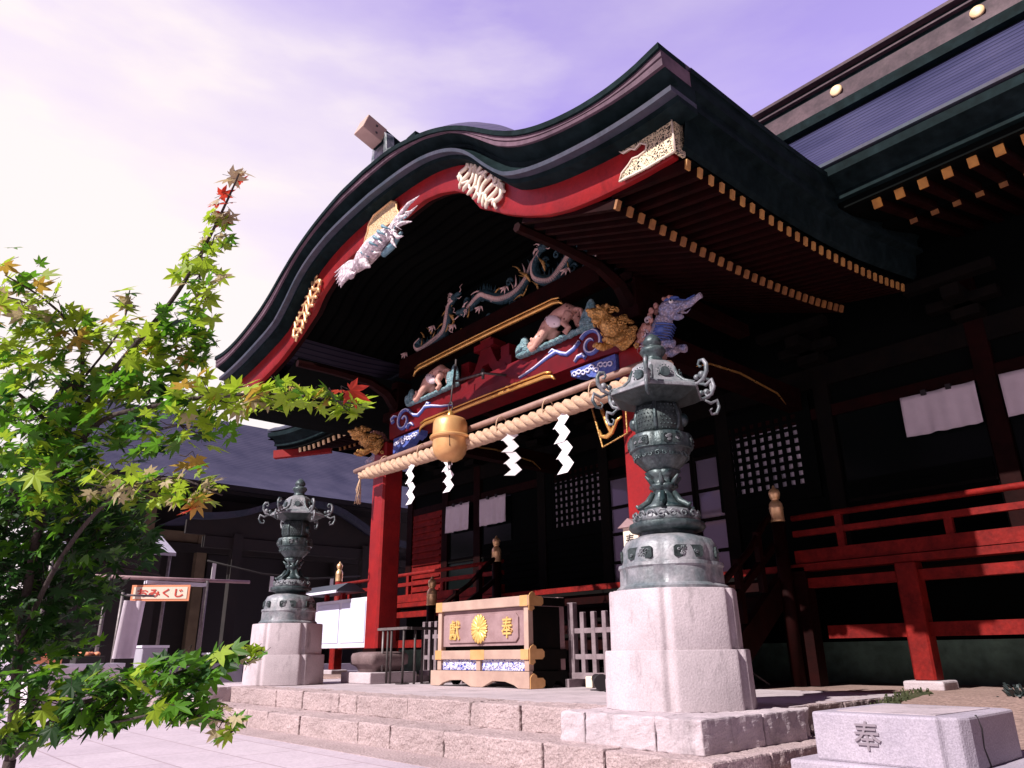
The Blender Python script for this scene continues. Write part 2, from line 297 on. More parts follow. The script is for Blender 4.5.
    def build(s, name, mt, parent=None, bevel=0, remesh=0, subs=0, sharp=None, seg=2):
        org = ORG.get(parent.name, Vector((0,0,0))) if parent else Vector((0,0,0))
        me = bpy.data.meshes.new(name); me.from_pydata([tuple(Vector(v)-org) for v in s.v], [], s.f); me.validate(); 
        if len(me.polygons) == len(s.f):
            me.polygons.foreach_set('use_smooth', s.sm)
            if any(s.mi): me.polygons.foreach_set('material_index', s.mi)
            if s.uv:
                ul = me.uv_layers.new(name='UVMap')
                for i, p in enumerate(me.polygons):
                    if i in s.uv:
                        for k, li in enumerate(p.loop_indices): ul.data[li].uv = s.uv[i][k]
        me.update()
        if not s.uv:
            bm = bmesh.new(); bm.from_mesh(me); bmesh.ops.recalc_face_normals(bm, faces=bm.faces); bm.to_mesh(me); bm.free()
        if sharp: me.set_sharp_from_angle(angle=radians(sharp))
        for q in (mt if isinstance(mt, list) else [mt]): me.materials.append(MT[q] if isinstance(q, str) else q)
        o = bpy.data.objects.new(name, me); COL.objects.link(o)
        if parent: o.parent = parent
        ORG[o.name] = org
        if remesh:
            md = o.modifiers.new('r', 'REMESH'); md.mode = 'VOXEL'; md.voxel_size = remesh; md.use_smooth_shade = True
        if bevel:
            md = o.modifiers.new('b', 'BEVEL'); md.width = bevel; md.segments = seg; md.limit_method = 'ANGLE'
        if name in ('step_block', 'kerb_block', 'plinth_block', 'kerb_stone', 'base_stone'):
            sb = o.modifiers.new('s', 'SUBSURF'); sb.subdivision_type = 'SIMPLE'; sb.levels = sb.render_levels = 4 if name != 'base_stone' else 3
            dp = o.modifiers.new('d', 'DISPLACE'); dp.texture = ROUGH; dp.strength = .030 if name != 'base_stone' else .012; dp.mid_level = .56; dp.texture_coords = 'GLOBAL'
        if subs:
            md = o.modifiers.new('s', 'SUBSURF'); md.levels = subs; md.render_levels = subs
        return o
def tag(o, label=None, cat=None, group=None, kind=None):
    if label: o['label'] = label
    if cat: o['category'] = cat
    if group: o['group'] = group
    if kind: o['kind'] = kind
    return o
def thing(name, label, cat, loc=(0,0,0), group=None):
    o = bpy.data.objects.new(name, None); COL.objects.link(o); o.location = loc; o.empty_display_size = .2; ORG[o.name] = Vector(loc)
    return tag(o, label, cat, group)
def copy_tree(o, parent=None):
    c = o.copy(); COL.objects.link(c); c.parent = parent; ORG[c.name] = ORG.get(o.name, Vector((0,0,0)))
    for ch in list(o.children): copy_tree(ch, c)
    return c
def text(name, body, size, o, ax, ay, depth, mt, parent, fit=None, bold=0):
    cu = bpy.data.curves.new('glyph', 'FONT'); cu.body = body; cu.size = 1; cu.extrude = .5; cu.offset = bold
    cu.align_x = 'CENTER'; cu.align_y = 'CENTER'
    t = bpy.data.objects.new('glyph', cu); COL.objects.link(t)
    bpy.context.view_layer.update(); dg = bpy.context.evaluated_depsgraph_get()
    me = bpy.data.meshes.new_from_object(t.evaluated_get(dg)); bpy.data.objects.remove(t)
    ax = Vector(ax).normalized(); ay = Vector(ay).normalized(); az = ax.cross(ay); org = ORG.get(parent.name, Vector((0,0,0)))
    xs = [v.co.x for v in me.vertices]; ys = [v.co.y for v in me.vertices]; cx = (min(xs)+max(xs))/2; cy = (min(ys)+max(ys))/2
    sx = size/(max(ys)-min(ys)) ; sy = sx
    if fit: sx = fit[0]/(max(xs)-min(xs)); sy = fit[1]/(max(ys)-min(ys))
    for v in me.vertices: v.co = Vector(o)+ax*(v.co.x-cx)*sx+ay*(v.co.y-cy)*sy+az*v.co.z*depth-org
    me.materials.clear(); me.materials.append(MT[mt]); me.name = name
    ob = bpy.data.objects.new(name, me); COL.objects.link(ob); ob.parent = parent; ORG[ob.name] = org
    return ob
def lerp(a, b, t): return a+(b-a)*t
def interp(tab, x):
    if x <= tab[0][0]: return tab[0][1]
    for (a, b), (c, d) in zip(tab, tab[1:]):
        if x <= c: return b+(d-b)*(x-a)/(c-a)
    return tab[-1][1]
def smooth_tab(tab, x, h=.12): return (interp(tab, abs(x-h))+2*interp(tab, abs(x))+interp(tab, x+h))/4
XC = -7.45
# ------------------------------------------------------------------ ground
def paving_mat():
    m = mat('pale_paving', (.60, .52, .57), (.49, .42, .465), .9, .85, bump=.2, bs=50, speck=.10, ss=25, stain=.15); n, l, b = nodes(m)
    co = n.new('ShaderNodeTexCoord'); br = n.new('ShaderNodeTexBrick'); l.new(co.outputs['Object'], br.inputs[0])
    br.inputs['Scale'].default_value = 1; br.inputs['Mortar Size'].default_value = .012; br.inputs['Brick Width'].default_value = 1.1; br.inputs['Row Height'].default_value = .55; br.inputs['Mortar Smooth'].default_value = .6
    br.inputs[1].default_value = (1, 1, 1, 1); br.inputs[2].default_value = (.90, .88, .90, 1); br.inputs[3].default_value = (.68, .62, .62, 1)
    mx = n.new('ShaderNodeMix'); mx.data_type = 'RGBA'; mx.blend_type = 'MULTIPLY'; mx.inputs[0].default_value = 1
    src = b.inputs['Base Color'].links[0].from_socket; l.new(src, mx.inputs[6]); l.new(br.outputs[0], mx.inputs[7]); l.new(mx.outputs[2], b.inputs['Base Color'])
    return m
MT['paving'] = paving_mat()
b = MB(); b.box(-400, 400, -400, 400, -.5, 0); tag(b.build('ground', 'paving'), kind='structure')
b = MB(); b.box(-14, -2.4, 3.50, 3.9, -.3, .004); tag(b.build('path', 'steps'), kind='structure')
# sandy terrain to the right, rising to the veranda
def sand_h(x, y):
    t = min(1, max(0, (y-4.3)/3.4)); t = t*t*(3-2*t)
    return .02+.37*t + .012*sin(3.1*x+y)*cos(2.3*y)
rows = []
for i in range(61):
    y = 4.1+i*.22
    rows.append([(-3.02+j*.22, y, sand_h(-3+j*.22, y) if y > 4.4 else -.02) for j in range(90)])
b = MB(); b.grid(rows); o = b.build('terrain', 'sand'); tag(o, kind='structure')
b = MB(); b.box(-16.6, -3.02, 7.6, 14, -.2, .372); tag(b.build('terrain', 'sand'), kind='structure')

# ------------------------------------------------------------------ stone platform with steps
pl = thing('stone_platform', 'low pinkish stone platform with two worn steps in front of the shrine porch', 'platform', (XC, 5, 0))
def course(x0, x1, y0, y1, z0, z1, n, parent, seed, name='step_block', m='steps'):
    rnd = random.Random(seed); xs = [x0]
    for i in range(1, n): xs.append(lerp(x0, x1, (i+rnd.uniform(-.28, .28))/n))
    xs.append(x1)
    for a, c in zip(xs, xs[1:]):
        q = MB(); dy = rnd.uniform(-.008, .008); dz = rnd.uniform(-.004, .004)
        q.box(a+.005, c-.005, y0+dy, y1, z0, z1+dz); q.build(name, m, parent, bevel=.014)
course(-13.2, -2.73, 3.88, 4.5, -.02, .19, 13, pl, 3)
course(-12.6, -4.14, 4.33, 4.75, .18, .38, 11, pl, 5)
# right side returns
for k, (y0, y1) in enumerate(((4.5, 5.15), (5.15, 5.8))):
    MB().box(-3.1, -2.73, y0+.004, y1-.004, -.02, .19-.003*k).build('step_block', 'steps', pl, bevel=.014)
b = MB(); b.box(-12.58, -3.13, 4.7, 7.7, .1, .376); b.build('paving_top', 'stone', pl)
for x0, x1 in ((-4.12, -3.88), (-3.875, -3.27), (-3.265, -2.91)):
    MB().box(x0, x1, 4.06, 4.75, .18, .386).build('plinth_block', 'stone', pl, bevel=.012)
for y0, y1 in ((4.755, 5.28),):
    MB().box(-3.4, -2.91, y0, y1, .18, .384).build('plinth_block', 'stone', pl, bevel=.012)
MB().box(-3.4, -3.02, 5.29, 5.55, .1, .372).build('kerb_block', 'stone', pl, bevel=.012)
for i in range(3):
    MB().box(-3.34, -3.12, 5.56+i*.75, 6.3+i*.75, .1, .378-.004*i).build('kerb_block', 'steps', pl, bevel=.012)
for x0, x1 in ((-12.05, -11.7), (-11.695, -11.2), (-11.195, -10.78)):
    MB().box(x0, x1, 4.02, 4.8, .18, .386).build('plinth_block', 'stone', pl, bevel=.012)
q = MB(); 
rnd = random.Random(2)
for i in range(220):
    x = -3.0+rnd.gauss(0, .05); y = rnd.uniform(5.3, 7.6); h = rnd.uniform(.02, .06); z = sand_h(x, y)
    q.beam((x, y, z-.01), (x+rnd.uniform(-.03, .03), y+rnd.uniform(-.03, .03), z+h), .012, .004)
for i in range(160):
    x = -2.85+rnd.gauss(0, .05); y = rnd.uniform(5.0, 6.0); z = max(sand_h(x, y), .02)
    q.beam((x, y, z-.01), (x+rnd.uniform(-.03, .03), y+rnd.uniform(-.03, .03), z+rnd.uniform(.02, .06)), .012, .004)
tag(q.build('grass', 'moss'), kind='stuff')
b = MB()
rows = [[(-2.98+.05*sin(j*2.1+i), 5.3+j*.12, sand_h(-3, 5.3+j*.12)+[-.02, .022, .022, -.02][i]) if 0 else (-3.03+.045*i+.015*sin(j*1.7), 5.3+j*.12, sand_h(-3, 5.3+j*.12)+[-.02, .02, .022, -.02][i]) for j in range(20)] for i in range(4)]
b.grid(rows); tag(b.build('ground_cover', 'moss'), kind='stuff')

# ------------------------------------------------------------------ shrine hall (one building)
H = thing('shrine_hall', 'large red and black shrine hall with a curved gable porch over its stairs', 'shrine', (XC, 8, 0))
TA = [(0,6.78),(.6,6.75),(.9,6.69),(1.2,6.61),(1.5,6.51),(1.8,6.38),(2.1,6.21),(2.4,6.0),(2.7,5.77),(3.0,5.58),(3.3,5.45),(3.6,5.365),(3.9,5.31),(4.2,5.29),(4.5,5.31),(4.76,5.38)]
TB = [(0,6.67),(.6,6.65),(.9,6.61),(1.2,6.55),(1.5,6.46),(1.8,6.33),(2.1,6.13),(2.4,5.87),(2.7,5.60),(3.0,5.42),(3.3,5.31),(3.6,5.24),(3.9,5.19),(4.2,5.155),(4.5,5.15),(4.76,5.17)]
TC = [(0,6.44),(.6,6.41),(.9,6.38),(1.2,6.33),(1.5,6.24),(1.8,6.11),(2.1,5.90),(2.4,5.56),(2.7,5.27),(3.0,5.15),(3.3,5.07),(3.6,5.02),(3.9,4.98),(4.2,4.96),(4.5,4.955),(4.76,4.97)]
TE = [(0,6.02),(.3,6.03),(.6,6.05),(.9,6.05),(1.2,5.98),(1.5,5.86),(1.75,5.69),(1.86,5.56),(1.95,5.40),(2.1,5.31),(2.4,5.10),(2.7,4.93),(3.0,4.79),(3.3,4.70),(3.6,4.65),(3.9,4.62),(4.2,4.60),(4.5,4.60),(4.76,4.62)]
XS = [i/20*4.76 - 4.76 if 0 else -4.76 + 9.52*i/120 for i in range(121)]
def lft(x): return -.12*max(0, (-x-3.2)/1.56)**1.2 if x < -3.2 else 0
def zA(x): return smooth_tab(TA, x)+lft(x)
def zB(x): return smooth_tab(TB, x)+lft(x)
def zC(x): return smooth_tab(TC, x)+lft(x)
def zE(x): return smooth_tab(TE, x, .03)+lft(x)
ARC = [0]
for a, c in zip(XS, XS[1:]): ARC.append(ARC[-1]+hypot(c-a, zA(c)-zA(a)))
def strip(mb, rows, sm=True, uvs=None): mb.grid(rows, sm, uvs)
# roof top with ribs, rising a little behind the gable edge and towards the hall
def topz(x, y):
    s = min(1, max(0, (y-4.0)/1.15)); s = sin(s*pi/2)
    rise = .80*s*max(0, (zA(x)-5.3)/1.45)**1.4
    e = max(0, y-5.5); rise += .036*e*e if e < 3 else .32+.2*(e-3)
    return zA(x)+rise
ys = [4.0, 4.08, 4.18, 4.3, 4.45, 4.6, 4.85, 5.1, 5.4, 5.8, 6.3, 6.8, 7.4, 8.0, 8.6, 9.3]
b = MB(); rows = []; uvs = []
for y in ys:
    rows.append([(XC+x, y, topz(x, y)) for x in XS]); uvs.append([(ARC[i], y) for i in range(len(XS))])
b.grid(rows, True, uvs); porch_roof = b.build('porch_roof', 'roofribs', H)
def layer(name, m, prof, parent=H, xs=XS):
    """prof(x) -> list of (y,z) swept along the gable curve, closed section"""
    b = MB(); secs = [[(XC+x, y, z) for y, z in prof(x)] for x in xs]; n = len(secs[0])
    k0 = len(b.v)
    for s_ in secs: b.v += s_
    for i in range(len(secs)-1):
        for j in range(n): b.face([k0+i*n+j, k0+i*n+(j+1)%n, k0+(i+1)*n+(j+1)%n, k0+(i+1)*n+j], True)
    b.face([k0+j for j in range(n)]); b.face([k0+(len(secs)-1)*n+j for j in range(n)][::-1])
    return b.build(name, m, parent, sharp=35)
layer('roof_edge_cap', 'copperdark', lambda x: [(3.985, zA(x)-.055), (3.985, zA(x)+.004), (4.35, zA(x)-.005), (4.35, zA(x)-.055)])
def pinkf(x):
    t = zA(x)-.057; bb = zB(x)
    return [(4.01, t), (4.01, lerp(t, bb, .42)), (4.028, lerp(t, bb, .45)), (4.028, lerp(t, bb, .52)), (4.015, lerp(t, bb, .56)), (4.02, bb), (4.4, bb), (4.4, t)]
layer('copper_band', 'copperpink', pinkf)
def cav(x):
    t = zB(x)-.002; c = zC(x)+.045
    if c > t-.03: c = t-.03
    return [(4.05, t), (4.10, lerp(t, c, .15)), (4.20, lerp(t, c, .4)), (4.22, lerp(t, c, .6)), (4.17, lerp(t, c, .85)), (4.12, c), (4.45, c), (4.45, t)]
layer('cavetto_moulding', 'copperdark', cav)
layer('lower_copper_band', 'copperteal', lambda x: [(4.105, zC(x)), (4.10, zC(x)+.045), (4.45, zC(x)+.045), (4.45, zC(x))])
layer('under_band', 'copperdark', lambda x: [(4.20, zC(x)-.05), (4.19, zC(x)-.002), (4.45, zC(x)-.002), (4.45, zC(x)-.06)])
XB = [x for x in XS if abs(x) < 4.56]
layer('bargeboard', 'red', lambda x: [(4.385, zE(x)+.03), (4.37, lerp(zE(x), zC(x), .5)), (4.36, zC(x)-.03), (4.47, zC(x)-.03), (4.47, zE(x)+.012), (4.40, zE(x)+.008)], xs=XB)
layer('bargeboard_inner', 'reddark', lambda x: [(4.475, zE(x)+.07), (4.475, zC(x)-.03), (4.56, zC(x)-.03), (4.56, zE(x)+.05)], xs=XB)
# eave side edge (right and left) along Y: the fascia under the roof side
for sgn in (1, -1):
    b = MB(); yy = [4.42, 4.8, 5.2, 5.8, 6.4, 7.0, 7.6, 8.2, 8.6, 9.3]; rows = []
    for y in yy:
        d = topz(sgn*4.76, y)-zA(sgn*4.76)
        X = XC+sgn*4.76; z = zA(sgn*4.76)+d
        sec = [(X+sgn*.004, y, z+.004), (X+sgn*.004, y, z-.055), (X-sgn*.01, y, z-.057), (X-sgn*.01, y, z-.20), (X-sgn*.05, y, z-.24), (X-sgn*.05, y, z-.34), (X-sgn*.01, y, z-.37), (X-sgn*.01, y, z-.42), (X-sgn*.10, y, z-.44), (X-sgn*.14, y, z-.70), (X-sgn*.18, y, z-.74)]
        rows.append(sec)
    b.grid(rows, False); b.build('eave_moulding', 'copperdark', H)
# soffits + rafters of the porch eaves (two tiers)
def eave_y(y): return .036*max(0, y-5.5)**2*.8
for sgn in (1, -1):
    b = MB(); rows = []
    for y in (4.5, 5.2, 6, 6.8, 7.6, 8.6):
        e = eave_y(y)
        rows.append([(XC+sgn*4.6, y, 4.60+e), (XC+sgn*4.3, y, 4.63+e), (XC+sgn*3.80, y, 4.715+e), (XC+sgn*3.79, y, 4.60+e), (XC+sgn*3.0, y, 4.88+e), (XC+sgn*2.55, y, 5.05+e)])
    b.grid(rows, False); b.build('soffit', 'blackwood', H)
for k in range(28):
    y = 4.50+.16*k if k else 4.49; e = eave_y(y)
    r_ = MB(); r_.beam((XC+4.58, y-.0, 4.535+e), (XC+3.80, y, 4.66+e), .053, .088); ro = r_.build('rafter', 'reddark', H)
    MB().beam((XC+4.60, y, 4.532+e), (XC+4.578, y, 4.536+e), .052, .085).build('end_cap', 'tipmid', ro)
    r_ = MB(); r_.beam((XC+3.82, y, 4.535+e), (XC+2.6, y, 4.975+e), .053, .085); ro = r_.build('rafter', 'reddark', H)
    MB().beam((XC+3.845, y, 4.526+e), (XC+3.818, y, 4.536+e), .056, .088).build('end_cap', 'tipshade', ro)
# arched ceiling following the gable
b = MB(); xs = [-2.6+5.2*i/52 for i in range(53)]; rows = []; uvs = []
for y in (4.5, 5.4, 6.3, 7.2, 8.6):
    rows.append([(XC+x, y, min(zE(x)+.16, zC(x)-.02)) for x in xs]); uvs.append([(x, y) for x in xs])
b.grid(rows, True, uvs); b.build('arched_ceiling', 'ceilribs', H)
# porch ridge with its end ornament
b = MB(); rows = []
b.box(XC-.16, XC+.16, 4.75, 9.5, 7.3, 7.62); b.box(XC-.11, XC+.11, 4.72, 9.5, 7.62, 7.74); b.build('porch_ridge', 'copperdark', H)
b = MB(); b.prism([(-.34,0),(.34,0),(.30,.12),(.2,.16),(.17,.42),(.1,.5),(-.1,.5),(-.17,.42),(-.2,.16),(-.30,.12)], (XC, 4.22, 6.98), (1,0,0), (0,0,1), (0,.13,0)); b.build('ridge_end_ornament', 'bronzelight', H, bevel=.01)
b = MB(); b.beam((XC, 4.22, 7.40), (XC, 4.75, 7.22), .22, .24); b.build('ridge_log', 'copperdark', H, bevel=.01)
b = MB(); b.beam((XC, 3.93, 7.50), (XC, 4.23, 7.397), .235, .255); lg = b.build('ridge_log_cap', 'creamwood', H, bevel=.012)
b = MB()
for dx, dz in ((.06, .05), (-.05, -.06)):
    b.beam((XC+.119, 4.10, 7.44+dz), (XC+.125, 4.10, 7.44+dz), .03, .03, (0,0,1))
b.build('nail_head', 'iron', lg)

# pillars
def pillar(x0, x1):
    b = MB(); b.box(x0, x1, 6.15, 6.51, .80, 4.04); p = b.build('porch_pillar', 'red', H, bevel=.03, seg=1)
    cx = (x0+x1)/2
    q = MB(); rings = [(.28,.58),(.31,.61),(.37,.64),(.375,.75),(.35,.79),(.25,.81)]
    sq = lambda an: 1/max(abs(cos(an)), abs(sin(an)))**.85*.92
    q.lathe((cx, 6.33, 0), [(a*.95, z) for a, z in [(.26,.52)]+rings], 48, sq); q.build('base_cushion', 'soban', p)
    q = MB(); q.box(cx-.42, cx+.42, 5.93, 6.73, .376, .53); q.build('base_stone', 'stone', p, bevel=.015)
    # iron-brown shoe
    q = MB(); q.box(x0-.004, x1+.004, 6.146, 6.514, .81, .86); q.build('shoe', 'reddark', p)
    return p
pillar(-10.42, -10.06); pillar(-5.12, -4.76)
# main rainbow beam
BY = 6.10
def arch(x, h): return h*(1-(x/2.5)**2)
b = MB(); xs = [-2.42+4.84*i/30 for i in range(31)]
secs = []
for x in xs:
    zb = 4.02+.0*x; zt = 4.40+.02
    a = max(0, (abs(x)-2.0)/.42); zb2 = 4.0+.03*(1-a)
    secs.append([(XC+x, BY, zb2), (XC+x, BY-.015, (zb2+zt)/2), (XC+x, BY, zt), (XC+x, BY+.34, zt), (XC+x, BY+.34, zb2)])
n = 5
for s_ in secs: b.v += s_
for i in range(30):
    for j in range(n): b.face([i*n+j, i*n+(j+1)%n, (i+1)*n+(j+1)%n, (i+1)*n+j], False)
b.face(list(range(n))); b.face([30*n+j for j in range(n)][::-1])
beam = b.build('main_beam', 'redbeam', H)
def goldlip(z, x0, x1, y, parent, r=.028):
    b = MB(); pts = [(XC+x0-.05, y, z-.10), (XC+x0, y, z-.03), (XC+x0+.12, y, z)]+[(XC+lerp(x0+.3, x1-.3, t/8), y, z+.012*sin(pi*t/8)) for t in range(9)]+[(XC+x1-.12, y, z), (XC+x1, y, z-.03), (XC+x1+.05, y, z-.08)]
    b.tube(pts, [r*.4, r*.8]+[r]*(len(pts)-4)+[r*.8, r*.4], 8); 
    pts = [(p[0], p[1]-.012, p[2]+.055) for p in pts[1:-1]]; b.tube(pts, .014, 6)
    b.build('gilt_lip', 'gold', parent)
goldlip(4.03, -1.52, 1.32, BY-.012, beam)
# scrolls on the beam ends (blue outlined in white)
def scroll(cx, cz, s, flip, y):
    pts = []
    for i in range(40):
        t = i/39; a = t*2.6*pi; r = .04+.125*t; pts.append((cx+flip*r*cos(a+.6)*s, y, cz+r*sin(a+.6)*s*.95))
    return pts
for sg in (1, -1):
    b = MB(); g = MB()
    P = [scroll(XC+sg*2.0, 4.215, 1.2, sg, BY-.012)]
    P.append([(XC+sg*x, BY-.012, z) for x, z in ((.72,4.15),(1.0,4.20),(1.25,4.27),(1.42,4.30),(1.5,4.25),(1.6,4.21),(1.72,4.24),(1.82,4.31))])
    P.append([(XC+sg*x, BY-.012, z) for x, z in ((1.42,4.30),(1.36,4.34),(1.30,4.31))])
    P.append([(XC+sg*x, BY-.012, z) for x, z in ((2.2,4.33),(2.28,4.36),(2.36,4.32),(2.33,4.26),(2.28,4.28))])
    P.append([(XC+sg*x, BY-.012, z) for x, z in ((1.72,4.07),(1.78,4.12),(1.86,4.12),(1.9,4.07))])
    for p in P:
        m_ = len(p); b.tube(p, [.030*(.35+.65*min(1, 3*i/m_)) for i in range(m_)], 8)
        g.tube([(a, c-.018, z+.008) for a, c, z in p], [.015*(.4+.6*min(1, 3*i/m_)) for i in range(m_)], 6)
    o = b.build('carved_scroll', 'blue', beam); g.build('scroll_outline', 'bluewhite', o)
# carved brackets below the beam ends
for sg in (1, -1):
    b = MB(); g = MB()
    b.prism([(0,0),(.72,0),(.70,-.08),(.58,-.12),(.5,-.09),(.42,-.16),(.30,-.2),(.22,-.16),(.14,-.24),(0,-.28)], (XC+sg*2.33, BY+.02, 3.995), (-sg,0,0), (0,0,1), (0,.16,0))
    o = b.build('beam_bracket', 'blue', H)
    rnd = random.Random(9)
    for k in range(9):
        cx = .08+.07*k; cz = -.06-.09*(1-k/9)*rnd.random(); p = [(XC+sg*2.33-sg*(cx+.05*cos(a/3*2)*(1-a/14)), BY+.008, 3.99+cz+.04*sin(a/3*2)*(1-a/14)) for a in range(11)]
        g.tube(p, .010, 6)
    g.build('scroll_outline', 'bluewhite', o)
# upper beam with gold lip
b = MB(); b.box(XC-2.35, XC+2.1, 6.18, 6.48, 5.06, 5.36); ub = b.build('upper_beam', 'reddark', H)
goldlip(5.05, -1.86, 1.42, 6.175, ub, .032)
b = MB(); b.box(XC-2.33, XC+2.33, 6.42, 6.46, 4.40, 6.2) if 0 else None
b.box(XC-2.3, XC+2.3, 6.40, 6.5, 4.42, 5.06); b.build('frieze_board', 'blackwood', H)
xs = [-2.3+4.6*i/30 for i in range(31)]
poly = [(x, 5.36) for x in (2.3, -2.3)]+[(x, min(zE(x)+.14, 6.3)) for x in xs]
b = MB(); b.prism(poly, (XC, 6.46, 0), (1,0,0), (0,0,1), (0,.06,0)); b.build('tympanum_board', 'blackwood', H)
# frog-leg strut blocks in the middle between beams
b = MB()
b.prism([(-.5,0),(-.42,.1),(-.25,.18),(-.12,.42),(-.12,.60),(.12,.60),(.12,.42),(.25,.18),(.42,.1),(.5,0),(.2,.0),(.06,.2),(-.06,.2),(-.2,0)], (XC-.12, 6.2, 4.42), (1,0,0), (0,0,1), (0,.16,0))
b.box(XC-.34, XC+.1, 6.16, 6.4, 4.86, 4.95); b.build('frog_leg_strut', 'redbeam', H)
b = MB()
for x in (.28, -.62): b.box(XC+x-.13, XC+x+.13, 6.22, 6.42, 4.44, 4.62); b.box(XC+x-.09, XC+x+.09, 6.22, 6.42, 4.62, 4.8)
b.build('bearing_block', 'redbeam', H)
# purlins running back from the bargeboard
for sg in (1, -1):
    b = MB(); X = XC+sg*2.5
    b.tube([(X, 4.47, 4.93), (X, 5.0, 4.95), (X, 5.7, 4.93), (X, 6.05, 4.80), (X, 6.25, 4.58), (X, 6.33, 4.36)], [.055,.065,.075,.09,.10,.11], 6, False); b.build('purlin', 'reddark', H)
    b = MB(); b.box(X-.09, X+.09, 6.2, 8.7, 4.86, 5.02); b.box(X-.10, X+.10, 6.5, 9.9, 4.02, 4.34); b.build('side_beam', 'reddark', H)
    g = MB(); g.tube([(X+.11, 7.3, 4.05), (X+.11, 7.6, 4.16), (X+.11, 8.3, 4.2), (X+.11, 9.2, 4.12), (X+.11, 9.4, 4.0)], [.006,.014,.016,.014,.006], 6); g.build('gilt_lip', 'gold', H)
    # capital over the pillar
    b = MB(); b.box(X-.2, X+.2, 6.13, 6.53, 4.36, 4.50); b.box(X-.13, X+.13, 6.2, 6.46, 4.5, 4.9); b.build('capital_block', 'reddark', H)

# ---- hall main roof
HX0, HX1 = -16.4, 1.5
RP = [(6.8,5.56),(7.2,5.80),(7.7,6.16),(8.3,6.67),(9.0,7.33),(9.7,8.05),(10.5,8.93)]
def ecurve(x):
    d = max(0, 1-(x-HX0)/2.2, 1-(HX1-x)/2.2); return .22*d*d
b = MB(); xs = [HX0+(HX1-HX0)*i/60 for i in range(61)]; rows = []; uvs = []
arc = [0]
for (a, c), (d_, e) in zip(RP, RP[1:]): arc.append(arc[-1]+hypot(d_-a, e-c))
for (y, z), u in zip(RP, arc):
    k = max(0, 1-(y-6.8)/2.0)
    rows.append([(x, y, z+ecurve(x)*k) for x in xs]); uvs.append([(x, u) for x in xs])
b.grid(rows, True, uvs); 
RP2 = [(10.5,8.93),(11.5,8.0),(13,6.7),(15,5.6)]
b.grid([[(x, y, z) for x in (HX0, HX1)] for y, z in RP2], False, [[(x, y) for x in (HX0, HX1)] for y, z in RP2])
hr = b.build('main_roof', 'hallroof', H)
for X in (HX0+.02, HX1-.02):
    b = MB(); b.prism([(y, z-.02) for y, z in RP+RP2[1:]], (X, 0, 0), (0,1,0), (0,0,1), (.05,0,0)); b.build('roof_end_wall', 'blackwood', hr)
def hsweep(name, m, prof, x0=HX0, x1=HX1, parent=H, cur=True, sm=False):
    xs = [x0+(x1-x0)*i/60 for i in range(61)]
    b = MB(); n = len(prof)
    for x in xs: b.v += [(x, y, z+(ecurve(x) if cur else 0)) for y, z in prof]
    for i in range(60):
        for j in range(n): b.face([i*n+j, i*n+(j+1)%n, (i+1)*n+(j+1)%n, (i+1)*n+j], sm)
    b.face(list(range(n))); b.face([60*n+j for j in range(n)][::-1])
    return b.build(name, m, parent, sharp=30 if sm else None)
hsweep('eave_edge', 'copperteal', [(6.78,5.525),(6.78,5.562),(6.95,5.655),(6.95,5.525)])
hsweep('eave_moulding', 'copperdark', [(6.80,5.40),(6.80,5.497),(7.2,5.52),(7.2,5.2),(6.98,5.2),(6.99,5.28),(6.93,5.35)], sm=True)
hsweep('eave_fascia', 'blackwood', [(7.05,5.12),(7.05,5.2),(7.3,5.25),(7.3,5.3),(8.3,5.62),(9.9,6.1),(9.9,5.86),(8.21,5.37),(8.19,5.43),(7.3,5.17)])
for k in range(90):
    x = HX0+.25+.2245*k - .0
    if x > -.2: break
    if -15.9 > x: pass
    x = -15.42+.2245*k
    if x > -.9: break
    vis1 = x < -12.9 or x > -2.6
    if not vis1: continue
    e = ecurve(x)
    o = MB().beam((x, 7.2, 5.10+e), (x, 8.2, 5.375+e), .075, .09).build('hall_rafter', 'reddark', H)
    MB().beam((x, 7.175, 5.095+e), (x, 7.198, 5.10+e), .085, .10).build('end_cap', 'tipcream' if x < -10 else 'tipgold', o)
    o = MB().beam((x, 8.2, 5.32+e*.6), (x, 9.9, 5.81), .075, .09).build('hall_rafter', 'reddark', H)
    MB().beam((x, 8.175, 5.315+e*.6), (x, 8.198, 5.32+e*.6), .075, .09).build('end_cap', 'tipshade', o)
b = MB(); b.beam((-16.25, 6.95, 5.17), (-15.3, 7.9, 5.28), .14, .18); b.build('hip_rafter', 'red', H)
# ridge: stacked courses with crest discs
hsweep('ridge_course', 'copperdark', [(10.14,8.70),(10.14,8.87),(10.9,8.87),(10.9,8.70)], cur=False)
hsweep('ridge_course', 'ridgecopper', [(10.16,8.875),(10.17,9.0),(10.19,9.005),(10.20,9.22),(10.8,9.22),(10.8,8.875)], cur=False)
hsweep('ridge_course', 'copperdark', [(10.24,9.225),(10.24,9.32),(10.76,9.32),(10.76,9.225)], cur=False)
hsweep('ridge_course', 'ridgecopper', [(10.17,9.325),(10.17,9.355),(10.8,9.355),(10.8,9.325)], cur=False)
hsweep('ridge_course', 'copperdark', [(10.27,9.36),(10.27,9.47),(10.73,9.47),(10.73,9.36)], cur=False)
hsweep('ridge_cap', 'ridgecopper', [(10.15,9.475),(10.15,9.53),(10.5,9.62),(10.85,9.53),(10.85,9.475)], cur=False)
for k in range(-3, 3):
    x = -3.65+k*2.03+0
    b = MB(); b.lathe((0,0,0), [(.001,0),(.085,0),(.10,.012),(.085,.03),(.05,.035),(.001,.04)], 24)
    b.v = [(x+v[0], 10.175-v[2], 9.10+v[1]) for v in b.v]; b.build('ridge_crest', 'tipcream', H)

